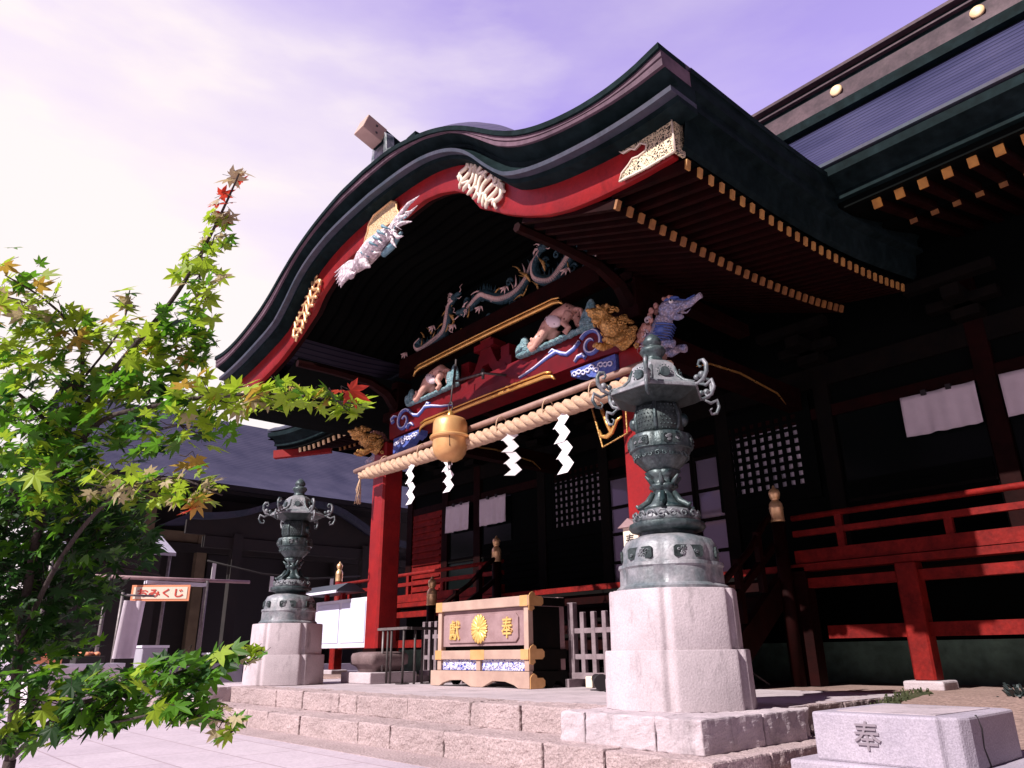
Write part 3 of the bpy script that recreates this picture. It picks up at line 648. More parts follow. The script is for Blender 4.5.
# ---- hall body
WY = 9.95
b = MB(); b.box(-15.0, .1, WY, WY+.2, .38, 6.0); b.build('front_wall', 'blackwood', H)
b = MB(); b.box(-15.0, -14.8, WY+.2, 15, .38, 5.6); b.box(-.1, .1, WY+.2, 15, .38, 5.6); b.build('side_wall', 'blackwood', H)
b = MB(); b.box(-16.2, 1.3, 9.86, 9.94, .35, .86); b.build('foundation_stone', 'greystone', H)
# body posts and lintels
for x in (-14.9, -13.5, -12.35, -10.35, -8.72, -6.2, -4.55, -2.5, -1.0, 0):
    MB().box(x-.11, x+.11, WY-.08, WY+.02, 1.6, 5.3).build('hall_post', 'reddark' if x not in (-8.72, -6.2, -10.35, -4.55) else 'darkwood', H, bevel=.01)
hz = MB(); hz.box(-15.0, .1, WY-.06, WY+.01, 3.84, 4.0); hz.build('lintel', 'reddark', H)
hz = MB(); hz.box(-15.0, .1, WY-.07, WY+.01, 4.3, 4.6); hz.build('lintel', 'darkwood', H)
# slatted shutter at the left end
sh = MB(); sh.box(-14.78, -13.62, WY-.05, WY-.02, 1.72, 3.84); s_ = sh.build('slatted_shutter', 'redold', H)
sh = MB()
for k in range(14): sh.box(-14.74, -13.66, WY-.085, WY-.05, 1.80+.145*k, 1.84+.145*k)
sh.build('slats', 'redold', s_)
# board-and-batten below lattices
for x0, x1 in ((-12.2, -8.84), (-6.08, -2.65)):
    q = MB(); q.box(x0, x1, WY-.04, WY-.01, 1.72, 2.9)
    k = x0
    for j in range(9): q.box(x0, x1, WY-.06, WY-.04, 1.75+.13*j, 1.79+.13*j)
    q.build('lower_panel', 'blackwood', H)
# lattices
def lattice(x0, x1, z0, z1, nx, nz):
    q = MB(); q.box(x0-.08, x1+.08, WY-.02, WY-.005, z0-.08, z1+.08); back = q.build('lattice_window', 'paper', H)
    g = MB(); wx = (x1-x0)/nx; wz = (z1-z0)/nz; bar = wx*.46
    for i in range(nx+1): g.box(x0+i*wx-bar/2, x0+i*wx+bar/2, WY-.07, WY-.045, z0-bar/2, z1+bar/2)
    barz = wz*.40
    for j in range(nz+1): g.box(x0-bar/2, x1+bar/2, WY-.071, WY-.05, z0+j*wz-barz/2, z0+j*wz+barz/2)
    g.box(x0-.2, x0-bar/2, WY-.075, WY-.03, z0-.2, z1+.2); g.box(x1+bar/2, x1+.2, WY-.075, WY-.03, z0-.2, z1+.2)
    g.box(x0-.2, x1+.2, WY-.078, WY-.03, z0-.2, z0-barz/2); g.box(x0-.2, x1+.2, WY-.078, WY-.03, z1+barz/2, z1+.2)
    g.build('lattice', 'blackwood', back)
m = mat('paper_behind_lattice', (.85, .76, .86), (.45, .42, .50), 2.2, .25, spec=.8, contrast=.5); MT['paper'] = m
lattice(-10.02, -8.8, 2.95, 4.02, 9, 9)
lattice(-6.16, -4.95, 2.95, 4.02, 9, 9)
# glazed doors in the middle with muntins
for x0, x1 in ((-8.66, -8.08), (-8.04, -7.46), (-7.42, -6.84), (-6.80, -6.24)):
    q = MB(); q.box(x0, x1, WY-.03, WY-.012, 1.75, 3.66); d = q.build('glazed_door', 'glass', H)
    g = MB()
    for a in (x0, x1): g.box(a-.03, a+.03, WY-.07, WY-.02, 1.72, 3.7)
    for z in (1.75, 2.2, 2.68, 3.14, 3.66): g.box(x0-.03, x1+.03, WY-.066, WY-.02, z-.025, z+.025)
    g.build('door_frame', 'darkwood', d)
# glass behind the curtains
for x0, x1 in ((-13.38, -12.47), (-12.23, -11.3), (-4.4, -2.63), (-2.37, -1.13)):
    MB().box(x0, x1, WY-.02, WY-.008, 1.75, 3.84).build('dark_window', 'darkglass', H)
    MB().box(x0, x1, WY-.05, WY-.02, 2.62, 2.70).build('window_bar', 'darkwood', H)
# wall ornaments under the eaves: bracket complexes
for x in (-14.9, -13.5, -12.35, -10.35, -8.72, -6.2, -4.55, -2.5, -1.0):
    q = MB(); q.box(x-.16, x+.16, WY-.3, WY, 4.6, 4.72); q.box(x-.4, x+.4, WY-.36, WY-.2, 4.75, 4.87); q.box(x-.1, x+.1, WY-.7, WY, 4.75, 4.9); q.box(x-.5, x+.5, WY-.75, WY-.6, 4.93, 5.05); q.build('bracket_set', 'darkwood', H)

# ---- veranda
VY = 8.7
q = MB(); q.box(-16.1, 1.3, VY+.1, WY, 1.62, 1.70); q.build('veranda_floor', 'darkwood', H)
def rail(x0, x1, parent=H):
    q = MB(); q.tube([(x0, VY, 2.30), (x1, VY, 2.30)], .036, 10); q.build('top_rail', 'redold', H)
    q = MB(); q.box(x0, x1, VY-.035, VY+.035, 2.07, 2.14); q.build('middle_rail', 'redold', H)
    q = MB(); q.box(x0, x1, VY-.05, VY+.05, 1.75, 1.90); q.build('bottom_rail', 'redold', H)
    n = max(2, int(abs(x1-x0)/1.0))
    for i in range(n):
        x = x0+(x1-x0)*(i+.5)/n
        MB().box(x-.04, x+.04, VY-.03, VY+.03, 1.9, 2.07).build('rail_strut', 'redold', H)
        if i % 2 == 0: MB().box(x-.04, x+.04, VY-.028, VY+.028, 2.14, 2.28).build('rail_strut', 'redold', H)
for x0, x1 in ((-16.05, -10.14), (-4.62, 1.25)):
    rail(x0, x1)
q = MB(); q.box(-16.1, 1.3, VY-.10, VY+.10, 1.655, 1.735); q.build('veranda_edge', 'redold', H)
q = MB(); q.box(-16.1, -10.2, VY-.05, VY+.08, 1.46, 1.57); q.box(-4.6, 1.3, VY-.05, VY+.08, 1.46, 1.57); q.build('veranda_girt', 'redold', H)
q = MB(); q.box(-16.1, -10.9, VY-.03, VY+.05, .89, 1.03); q.box(-4.35, 1.3, VY-.03, VY+.05, .89, 1.03); q.build('lower_girt', 'redold', H)
for x in (-15.9, -13.6, -11.5, -3.35, -1.25, .8):
    o = MB().box(x-.11, x+.11, VY-.12, VY+.10, .45, 1.66).build('veranda_post', 'redold', H, bevel=.02, seg=1)
    MB().prism([(-.2,-.2),(.2,-.2),(.2,.2),(-.2,.2)], (x, VY, .36), (1,0,0), (0,1,0), (0,0,.10)).build('base_stone', 'stone', o, bevel=.02)
for x in (-4.6, -10.3):
    MB().box(x-.1, x+.1, VY-.1, VY+.1, .38, 1.7).build('veranda_post', 'reddark', H)
# stairs
for k in range(6):
    z = .38+.21*(k+1); y = 7.25+.25*k
    MB().box(-9.98, -4.8, y, y+.30, z-.05, z).build('stair_tread', 'darkwood', H)
    MB().box(-9.96, -4.82, y+.04, y+.07, z-.21, z-.05).build('stair_riser', 'reddark', H)
for X in (-10.06, -4.78):
    q = MB(); q.beam((X, 7.2, .55), (X, 8.65, 1.55), .09, .3); q.build('stair_string', 'reddark', H)
    q = MB(); q.tube([(X, 7.2, 1.42), (X, 7.9, 1.86), (X, 8.3, 2.22), (X, 8.55, 2.38)], .04, 8); q.build('stair_rail', 'reddark', H)
    q = MB(); q.beam((X, 7.2, 1.12), (X, 8.6, 2.05), .06, .08); q.build('stair_rail', 'reddark', H)
    q = MB()
    for t in (.3, .65): q.box(X-.035, X+.035, 7.2+1.4*t-.04, 7.2+1.4*t+.04, .75+1.0*t, 1.45+1.0*t)
    q.build('stair_baluster', 'reddark', H)
GIB = [(0,0),(.082,0),(.085,.02),(.082,.03),(.082,.16),(.087,.17),(.082,.185),(.078,.22),(.06,.25),(.045,.262),(.04,.275),(.055,.29),(.06,.31),(.066,.33),(.07,.355),(.062,.385),(.045,.405),(.022,.42),(.014,.445),(.004,.46)]
def giboshi(x, y, z0, ztop, m='reddark'):
    q = MB(); q.tube([(x, y, z0), (x, y, ztop-.44)], .08, 16); p = q.build('newel_post', m, H)
    q = MB(); q.lathe((x, y, ztop-.46), GIB[1:], 20); q.build('onion_cap', 'brass', p)
giboshi(-4.7, 8.5, .38, 2.71); giboshi(-10.07, 8.5, .38, 2.72)
giboshi(-4.86, 7.2, .38, 1.96); giboshi(-10.15, 7.2, .38, 1.96)
giboshi(-16.0, 8.7, .38, 2.83, 'redold')
# ------------------------------------------------------------------ carvings
class Loc:
    def __init__(s, o, f, side, up, k=1): s.o = Vector(o); s.f = Vector(f).normalized(); s.s = Vector(side).normalized(); s.u = Vector(up).normalized(); s.k = k
    def __call__(s, a, b, c): return s.o+(s.f*a+s.s*b+s.u*c)*s.k
def curls(mb, centers, r, rnd, n=1):
    for c in centers:
        mb.ell(c, (r*rnd.uniform(.8, 1.2),)*3, n=8, m=6)
def spiral(mb, c, ax, ay, r, th, turns=1.5, n=14, az=None):
    c = Vector(c); ax = Vector(ax); ay = Vector(ay); az = Vector(az or (0,0,0)); pts = []
    for i in range(n):
        t = i/(n-1); a = t*turns*2*pi; q = r*(1-.8*t); pts.append(c+ax*cos(a)*q+ay*sin(a)*q+az*t)
    mb.tube(pts, [th*(1-.5*i/n) for i in range(n)], 6)
def lion(o, f, side, k, name, label):
    P = Loc(o, f, side, (0,0,1), k); rnd = random.Random(4)
    b = MB()
    b.tube([P(-.05,0,-.05), P(.12,0,.02), P(.24,0,.08), P(.34,0,.14)], [.15*k,.16*k,.14*k,.10*k], 12)      # chest/neck
    b.ell(P(.40,0,.20), (.115*k,.115*k,.105*k)); b.tube([P(.42,0,.20), P(.52,0,.17), P(.57,0,.155)], [.085*k,.07*k,.055*k], 10)   # head, upper jaw
    b.tube([P(.40,0,.10), P(.47,0,.07), P(.53,0,.065)], [.06*k,.045*k,.03*k], 8)                          # lower jaw
    b.ell(P(.585,0,.185), (.035*k,.04*k,.028*k))                                                          # nose
    for s_ in (-1, 1):
        b.ell(P(.47,s_*.055,.255), (.034*k,)*3); b.ell(P(.36,s_*.10,.285), (.03*k,.03*k,.045*k))          # brow, ear
        b.tube([P(.10,s_*.10,-.02), P(.20,s_*.13,-.12), P(.30,s_*.12,-.20), P(.38,s_*.11,-.20)], [.075*k,.065*k,.05*k,.055*k], 10)   # forelegs
        for t in (-1, 0, 1): b.ell(P(.42,s_*.11+t*.03,-.205), (.028*k,)*3, n=8, m=6)
    for i in range(0):                                                                                    # curly mane
        a = rnd.uniform(-2.6, 2.6); t = rnd.random(); R = .13+.05*rnd.random()
        b.ell(P(.34-.36*t, sin(a)*R*(1+.2*t), .16-.12*t+cos(a)*R), (.036*k,)*3, n=7, m=5)
    ob = b.build(name, 'goldpaint', H, remesh=.012*k); ob['label'] = label
    g = MB()
    for s_ in (-1, 1):
        spiral(g, P(.16,s_*.20,.10), P.f, P.u, .055*k, .014*k); spiral(g, P(.02,s_*.19,.02), P.f, P.u, .05*k, .013*k); spiral(g, P(.25,s_*.17,.24), P.f, P.u, .04*k, .012*k)
    for i in range(90):
        a = rnd.uniform(-2.7, 2.7); t = rnd.random(); R_ = .135+.05*rnd.random(); c_ = P(.36-.42*t, sin(a)*R_*(1+.25*t), .17-.16*t+cos(a)*R_); dd = (c_-P(.3-.42*t,0,.14-.16*t)).normalized()
        u_ = dd.cross(Vector((rnd.gauss(0,1),rnd.gauss(0,1),rnd.gauss(0,1)))).normalized(); spiral(g, c_, u_, dd.cross(u_), .042*k, .015*k, 1.4, 9, dd*.03*k)
    g.build('mane_curl', 'goldpaint', ob)
    e = MB()
    for s_ in (-1, 1): e.ell(P(.505,s_*.055,.235), (.016*k,)*3, n=8, m=6)
    e.build('eye', 'ink', ob)
    return ob
lion((-4.93, 6.10, 4.13), (-.25,-1,.16), (1,-.25,0), .86, 'gilt_lion_carving', 'gilded lion with curly mane on the right pillar')
lion((-10.22, 6.10, 3.97), (-.3,-1,.1), (1,-.3,0), .82, 'gilt_lion_carving', 'gilded lion with curly mane on the left pillar')
def baku(o, f, side, k):
    P = Loc(o, f, side, (0,0,1), k); rnd = random.Random(6)
    b = MB()
    b.tube([P(-.05,0,-.16), P(.1,0,-.05), P(.2,0,.08), P(.26,0,.2)], [.14*k,.14*k,.12*k,.10*k], 12)
    b.ell(P(.32,0,.28), (.125*k,.11*k,.10*k))
    b.tube([P(.38,0,.29), P(.50,0,.26), P(.60,0,.25), P(.70,0,.285), P(.76,0,.30)], [.085*k,.06*k,.042*k,.032*k,.036*k], 10)     # trunk
    b.tube([P(.36,0,.19), P(.44,0,.14), P(.50,0,.13)], [.05*k,.04*k,.025*k], 8)
    for s_ in (-1, 1):
        b.tube([P(.42,s_*.06,.22), P(.50,s_*.08,.20), P(.57,s_*.085,.24)], [.018*k,.014*k,.004*k], 6)       # tusk
        b.tube([P(.10,s_*.09,-.12), P(.22,s_*.12,-.18), P(.34,s_*.11,-.17), P(.42,s_*.10,-.20)], [.07*k,.06*k,.045*k,.05*k], 10)
    ob = b.build('baku_carving', 'featherp', H, remesh=.012*k); ob['label'] = 'blue and white long-nosed beast head on the right pillar'
    m_ = MB()
    for i in range(46):
        a = rnd.uniform(-2.4, 2.4); t = rnd.random(); m_.ell(P(.22-.26*t, sin(a)*.15, .26-.3*t+cos(a)*.12), (.034*k,.034*k,.045*k), n=7, m=5)
    for i in range(16): m_.ell(P(.30+.1*rnd.random(), rnd.uniform(-.07,.07), .385+.02*rnd.random()), (.025*k,)*3, n=7, m=5)
    m_.build('mane', 'manebrown', ob, remesh=.010)
    s2 = MB()
    for i in range(8):
        t = i/7; s2.tube([P(.13+.10*t, -.135, -.10+.2*t), P(.22+.10*t, -.10, -.12+.2*t), P(.26+.10*t, 0, -.12+.2*t), P(.22+.10*t, .10, -.12+.2*t)], .011*k, 6)
    s2.ell(P(.24,-.10,.03), (.07*k,.035*k,.05*k)); s2.ell(P(.37,0,.375), (.10*k,.075*k,.03*k)); s2.tube([P(.44,0,.335), P(.56,0,.30), P(.68,0,.325)], [.035*k,.02*k,.012*k], 8)
    s2.build('blue_stripes', 'blue2', ob)
    e = MB()
    for s_ in (-1, 1): e.ell(P(.42,s_*.085,.315), (.026*k,)*3, n=10, m=8)
    e.build('eye_white', 'white', ob); e = MB()
    for s_ in (-1, 1): e.ell(P(.432,s_*.105,.318), (.013*k,)*3, n=8, m=6)
    e.build('eye', 'ink', ob)
    e = MB()
    for s_ in (-1, 1):
        spiral(e, P(.06,s_*.15,.02), P.f, P.u, .06*k, .013*k); spiral(e, P(.0,s_*.14,-.16), P.f, P.u, .06*k, .013*k); spiral(e, P(.14,s_*.16,.16), P.f, P.u, .045*k, .012*k)
    e.build('mane_curl', 'feather', ob)
MT['featherp'] = mat('carving_pale_lilac', (.66, .54, .60), (.30, .36, .62), 16, .5, vor=42)
MT['manebrown'] = mat('carving_russet', (.36, .12, .09), (.6, .36, .3), 30, .5)
MT['blue2'] = mat('carving_mid_blue', (.10, .18, .50), (.05, .09, .32), 12, .5)
baku((-4.78, 6.3, 4.10), (1,.0,-.02), (0,1,0), 1.0)
baku((-10.40, 6.33, 4.0), (-1,0,0), (0,1,0), .9)
# spotted beasts crawling on the beam, with teal rocks
def beast(x, z, flip, k):
    P = Loc((XC+x, 6.12, z), (-flip,0,0), (0,-1,0), (0,0,1), k)
    b = MB()
    b.tube([P(-.30,.02,.26), P(-.20,.03,.33), P(-.05,.04,.31), P(.10,.05,.22), P(.2,.05,.15)], [.075*k,.095*k,.09*k,.10*k,.08*k], 12)     # arched back
    b.tube([P(.18,.05,.16), P(.27,.06,.11), P(.33,.07,.07)], [.075*k,.065*k,.05*k], 10); b.ell(P(.37,.07,.06), (.075*k,.06*k,.06*k)); b.ell(P(.43,.08,.035), (.04*k,.035*k,.03*k))
    for s_ in (-.04, .05): b.ell(P(.33,.07+s_,.12), (.02*k,.018*k,.028*k), n=8, m=6)
    for q in ([(.10,.09,.18),(.18,.12,.08),(.28,.13,-.01),(.34,.13,-.01)], [(.04,-.02,.18),(.10,-.02,.08),(.2,-.02,.0),(.26,-.02,-.01)], [(-.27,.08,.26),(-.22,.12,.14),(-.30,.13,.05),(-.24,.14,-.0)], [(-.3,-.02,.24),(-.34,0,.12),(-.40,.0,.06),(-.35,.0,.0)]):
        b.tube([P(*p) for p in q], [.06*k,.048*k,.034*k,.036*k], 10)
    b.tube([P(-.34,.03,.30), P(-.42,.04,.26), P(-.45,.05,.14), P(-.40,.06,.06), P(-.36,.06,.10)], [.03*k,.026*k,.024*k,.02*k,.012*k], 8)
    ob = b.build('spotted_beast_carving', 'tan', H, remesh=.011*k)
    w_ = MB(); w_.ell(P(-.03,.105,.235), (.15*k,.05*k,.075*k), Euler((0,.5*flip,0))); w_.ell(P(.2,.115,.09), (.07*k,.035*k,.035*k), Euler((0,.6*flip,0))); w_.build('white_belly', 'whitebelly', ob)
    e = MB(); e.ell(P(.40,.125,.075), (.012*k,)*3, n=8, m=6); e.build('eye', 'ink', ob)
    rnd = random.Random(int(x*10)+50); r_ = MB()
    for a, h in ((.52,.22),(.60,.16),(-.47,.24),(-.58,.30),(-.50,.12),(.45,.08)):
        r_.ell(P(a,.05+rnd.uniform(-.02,.04),h*.45), (.075*k,.055*k,h*.62*k), Euler((0,rnd.uniform(-.25,.25),0)), n=9, m=8)
    for a in range(14): r_.ell(P(-.6+a*.09, .06+.02*rnd.random(), -.005), (.07*k,.06*k,.035*k), n=8, m=6)
    r_.build('carved_rocks', 'teal', H, remesh=.014)
beast(1.42, 4.43, 1, 1.08); beast(-1.22, 4.43, 1, 1.02)
# dragons in the gable
def dragon(pts, rad, name='dragon_carving'):
    b = MB(); b.tube(pts, rad, 10); n_ = len(pts); rnd = random.Random(len(pts))
    for i in range(2, n_-2, 2):
        p = Vector(pts[i]); b.tube([p+Vector((0,0,rad[i]*.5)), p+Vector((rnd.uniform(-.06,.06),-.02,rad[i]+.09))], [.022,.004], 5)
    ob = b.build(name, 'dragon', H)
    g = MB()
    for i in range(0, n_-1):
        for t in (0, .5):
            p = Vector(pts[i]).lerp(Vector(pts[i+1]), t); d = (Vector(pts[i+1])-Vector(pts[i])).normalized(); nrm = Vector((-d.z, 0, d.x)); R = lerp(rad[i], rad[i+1], t)
            g.tube([p+nrm*R*.65+Vector((0,-R*.72,0)), p+Vector((0,-R*1.03,0))+nrm*.1*R, p-nrm*R*.15+Vector((0,-R*1.0,0))], .0065, 5)
    g.build('belly_scales', 'belly', ob)
    return ob
def cat(ctrl, n=8):
    out = []; c = [Vector(p) for p in ctrl]; c = [c[0]*2-c[1]]+c+[c[-1]*2-c[-2]]
    for i in range(1, len(c)-2):
        for k in range(n):
            t = k/n; out.append(.5*((2*c[i])+(c[i+1]-c[i-1])*t+(2*c[i-1]-5*c[i]+4*c[i+1]-c[i+2])*t*t+(-c[i-1]+3*c[i]-3*c[i+1]+c[i+2])*t**3))
    out.append(c[-2]); return out
DY = 6.34
def dz(a): return [(XC+x, DY+(y if len(q) > 2 else 0), z) for q in a for x, z, y in [(q[0], q[1], q[2] if len(q) > 2 else 0)]]
p = cat(dz([(1.95,5.55),(1.75,5.62),(1.55,5.74),(1.38,5.62),(1.15,5.50),(.9,5.62,-.05),(.85,5.85,-.05),(.98,6.02,-.05)])); n_ = len(p)
dragon(p, [.03+.055*sin(pi*min(1, i/n_*1.0)) for i in range(n_)])
p = cat(dz([(.75,5.95),(.62,5.72),(.4,5.60),(.1,5.62),(-.15,5.75),(-.35,5.86),(-.6,5.80),(-.8,5.66,-.05)])); n_ = len(p)
dragon(p, [.03+.06*sin(pi*min(1, i/n_)) for i in range(n_)])
p = cat(dz([(-1.0,6.02,-.04),(-1.12,5.95,-.05),(-1.16,5.75,-.05),(-1.3,5.58),(-1.6,5.50),(-1.95,5.48),(-2.1,5.6),(-1.98,5.68)])); n_ = len(p)
dragon(p, [.03+.05*sin(pi*min(1, i/n_)) for i in range(n_)])
# dragon heads, clouds and claws
rnd = random.Random(11)
for hx, hz_, fl in ((1.02, 6.03, 1), (-.98, 6.04, 1), (-.75, 5.72, -1)):
    P = Loc((XC+hx, DY-.06, hz_), (fl,0,0), (0,-1,0), (0,0,1), .8)
    b = MB(); b.ell(P(0,0,0), (.08,.06,.06)); b.tube([P(.04,0,0), P(.14,.02,.02), P(.2,.02,0)], [.05,.035,.025], 8); b.tube([P(.03,0,-.03), P(.12,.02,-.07)], [.03,.015], 6)
    ob = b.build('dragon_head', 'dragon', H)
    g = MB()
    for s_ in (-.03, .04): g.tube([P(-.02,s_,.05), P(-.10,s_,.11), P(-.18,s_,.12)], [.014,.01,.003], 6)
    g.tube([P(.17,.03,.01), P(.26,.05,.05), P(.22,.05,.12), P(.30,.05,.16)], [.008,.007,.006,.003], 5); g.tube([P(.12,.03,-.07), P(.2,.05,-.12), P(.28,.05,-.1)], [.01,.008,.003], 5)
    for k in range(6): a = rnd.uniform(1.8, 4.2); g.tube([P(-.03,.03,0), P(-.03+.12*cos(a),.04,.12*sin(a)), P(-.03+.17*cos(a+.4),.04,.17*sin(a+.4))], [.012,.008,.002], 5)
    g.build('horns_and_whiskers', 'belly', ob)
g = MB(); g2 = MB(); g3 = MB()
for i in range(38):
    x = rnd.uniform(-2.0, 2.0); zt = min(zE(x)-.02, 6.1); z = rnd.uniform(5.42, max(5.5, zt)); 
    (g if i % 3 else g2).tube([(XC+x+.09*t*cos(a0)-.05*t*t*sin(a0), DY-.03-.02*t, z+.09*t*sin(a0)+.05*t*t*cos(a0)) for a0 in (rnd.uniform(0, 6.3),) for t in (0,.5,1,1.5)], [.016,.014,.009,.003], 5)
for x, z in ((-.30,5.62),(.28,5.72),(-2.28,5.50),(-1.5,5.72),(1.5,5.5),(-.95,5.55)):
    for k in range(4): a = 3.3+k*.75; g2.tube([(XC+x, DY-.08, z), (XC+x+.09*cos(a), DY-.12, z+.07*sin(a)), (XC+x+.13*cos(a-.3), DY-.1, z+.12*sin(a-.3))], [.018,.013,.003], 5)
for i in range(24):
    x = rnd.uniform(-2.1, 2.1); z = rnd.uniform(5.40, 5.62 if abs(x) > 1.5 else 5.9); spiral(g3, (XC+x, DY, z), (1,0,0), (0,0,1), .07, .02, 1.3)
for x0, x1, z0, z1 in ((.55,.75,5.85,5.62),(.95,1.05,5.9,5.66),(-1.12,-1.0,5.8,5.62)):
    g.tube([(XC+x0, DY-.07, z0), (XC+(x0+x1)/2+.05, DY-.08, (z0+z1)/2), (XC+x1, DY-.05, z1)], [.01,.03,.01], 6)
g.build('flame_carving', 'goldpaint', H); g2.build('claw_carving', 'belly', H); g3.build('cloud_carving', 'dragon', H)

# phoenix pendant under the bargeboard centre
FY = 4.30
def V2(x, z, y=0): return (XC+x, FY+y, z)
b = MB()
b.tube([V2(.42,5.84,.0), V2(.22,5.80,-.04), V2(-.02,5.73,-.06), V2(-.26,5.66,-.06), V2(-.46,5.62,-.05)], [.05,.10,.135,.12,.07], 14)
b.tube([V2(-.46,5.62,-.05), V2(-.54,5.58,-.08), V2(-.50,5.50,-.10), V2(-.42,5.50,-.11)], [.07,.055,.05,.035], 10)
b.tube([V2(-.44,5.51,-.11), V2(-.36,5.47,-.12), V2(-.31,5.51,-.12)], [.028,.018,.004], 6)
b.tube([V2(-.20,5.60,-.08), V2(-.10,5.50,-.12), V2(.0,5.42,-.10)], [.07,.06,.012], 8)
for k in range(6):
    a = 2.80+.15*k
    b.tube([V2(-.36,5.66,-.04), V2(-.36+.26*cos(a),5.68+.22*sin(a),-.06), V2(-.36+.50*cos(a+.06),5.70+.34*sin(a+.1),-.06), V2(-.36+(.74-.03*k)*cos(a+.14),5.72+.46*sin(a+.16),-.05)], [.05,.045,.026,.004], 8)
for k, (x, z) in enumerate(((.98,6.02),(.95,5.90),(.84,5.72),(.66,5.60),(.50,5.50))):
    b.tube([V2(.26,5.82,-.02), V2(lerp(.26,x,.35),lerp(5.82,z,.25)+.05,-.04), V2(lerp(.26,x,.7),lerp(5.82,z,.75)+.03*(-1)**k,-.05), V2(x,z,-.03)], [.05,.042,.026,.004], 8)
ph = b.build('phoenix_pendant', 'feather', H, remesh=.009); ph['label'] = 'carved pink and white phoenix hanging at the gable centre'
b = MB()
for k in range(6):
    b.tube([V2(-.20+.10*k,5.72+.03*k,-.13), V2(-.12+.10*k,5.66+.03*k,-.17), V2(-.04+.1*k,5.58+.035*k,-.10)], [.028,.022,.005], 6)
b.tube([V2(.10,5.60,.02), V2(.3,5.64,.02), V2(.52,5.74,.02)], [.04,.05,.02], 8)
for k in range(3): spiral(b, V2(.46+.13*k,5.80+.02*k,-.06), (1,0,0), (0,0,1), .045, .012, 1.2)
spiral(b, V2(-.50,5.74,-.05), (1,0,0), (0,0,1), .055, .014, 1.4)
b.build('wing_feathers', 'featherblue', ph)
b = MB()
for k in range(16):
    x = rnd.uniform(-.45,.8); a = rnd.uniform(0, 6.3); z = 5.68+.12*x+rnd.uniform(-.12,.12); b.tube([V2(x,z,-.10), V2(x+.08*cos(a),z+.05*sin(a),-.14), V2(x+.14*cos(a+.5),z+.09*sin(a+.5),-.08)], [.016,.013,.003], 5)
b.build('plume_tips', 'white', ph)
# fretwork fittings on the bargeboard
poly = [(-.44,-.16),(-.40,-.24),(-.30,-.22),(-.22,-.13),(.22,-.13),(.30,-.22),(.40,-.24),(.44,-.16),(.40,-.05),(.36,.0),(.34,.12),(.22,.20),(-.22,.20),(-.34,.12),(-.36,0),(-.40,-.05)]
b = MB(); b.prism([(x, z) for x, z in poly], (XC, 4.352, 6.15), (1,0,0), (0,0,1), (0,-.02,0)); f1 = b.build('centre_fitting', 'filigree2', H)
b = MB(); b.tube([(XC+x, 4.328, 6.15+z) for x, z in poly+[poly[0]]], .014, 6); b.build('fitting_rim', 'brass', f1)
def fretpiece(sg):
    b = MB(); P0 = (1.72, 6.02); P1 = (2.42, 5.28)
    d = Vector((P1[0]-P0[0], 0, P1[1]-P0[1])); d.normalize(); nrm = Vector((-d.z, 0, d.x))
    for k in range(9):
        t = (k+.5)/9; c = Vector((lerp(P0[0], P1[0], t), 0, lerp(P0[1], P1[1], t)))
        h = .20 if k not in (0, 8) else .13
        pts = []
        for i in range(11):
            u = -1+2*i/10; o_ = .035*sin(u*pi*1.2+k); q = c+nrm*h*u+d*o_; pts.append((XC+sg*q.x, 4.335, q.z))
        b.tube(pts, [.012]+[.026]*9+[.012], 8)
    for u in (-.5, .45):
        pts = []
        for i in range(25):
            t = i/24; c = Vector((lerp(P0[0], P1[0], t), 0, lerp(P0[1], P1[1], t)))+nrm*(.2*u+.03*sin(t*30)); pts.append((XC+sg*c.x, 4.335, c.z))
        b.tube(pts, .018, 6)
    b.build('scroll_fitting', 'brasspale' if sg > 0 else 'brass', H)
MT['brasspale'] = mat('silvered_fitting', (.82, .72, .60), (.7, .6, .45), 9, .45, metal=.15)
fretpiece(1); fretpiece(-1)
for sg in (1, -1):
    X0 = 4.585
    poly = [(X0, zE(4.5)+.0), (X0, zC(4.5)-.03), (X0-.75, zC(3.8)-.045), (X0-.66, zC(3.9)-.10), (X0-.56, zC(4.0)-.09), (X0-.50, zC(4.1)-.12), (X0-.42, zC(4.1)-.09), (X0-.34, zC(4.2)-.14), (X0-.36, zC(4.2)-.19), (X0-.46, zC(4.1)-.21), (X0-.54, zC(4.0)-.20), (X0-.60, zC(4)-.24), (X0-.70, zE(3.9)+.07), (X0-.74, zE(3.85)-.0), (X0-.37, zE(4.2)-.0)]
    poly = [(sg*x, z) for x, z in poly]
    poly = [(sg*(X0+(abs(x)-X0)*.80), z) for x, z in poly]
    b = MB(); b.prism(poly, (XC, 4.356, 0), (1,0,0), (0,0,1), (0,-.018,0)); f1 = b.build('corner_fitting', 'filigree', H)
    b = MB(); b.tube([(XC+x, 4.334, z) for x, z in poly+[poly[0]]], .010, 6)
    b.build('fitting_rim', 'brasspale', f1)
    b = MB(); b.box(XC+sg*4.562, XC+sg*4.592, 4.36, 4.47, zE(4.5), zC(4.5)-.035); b.build('fitting_return', 'filigree', f1)

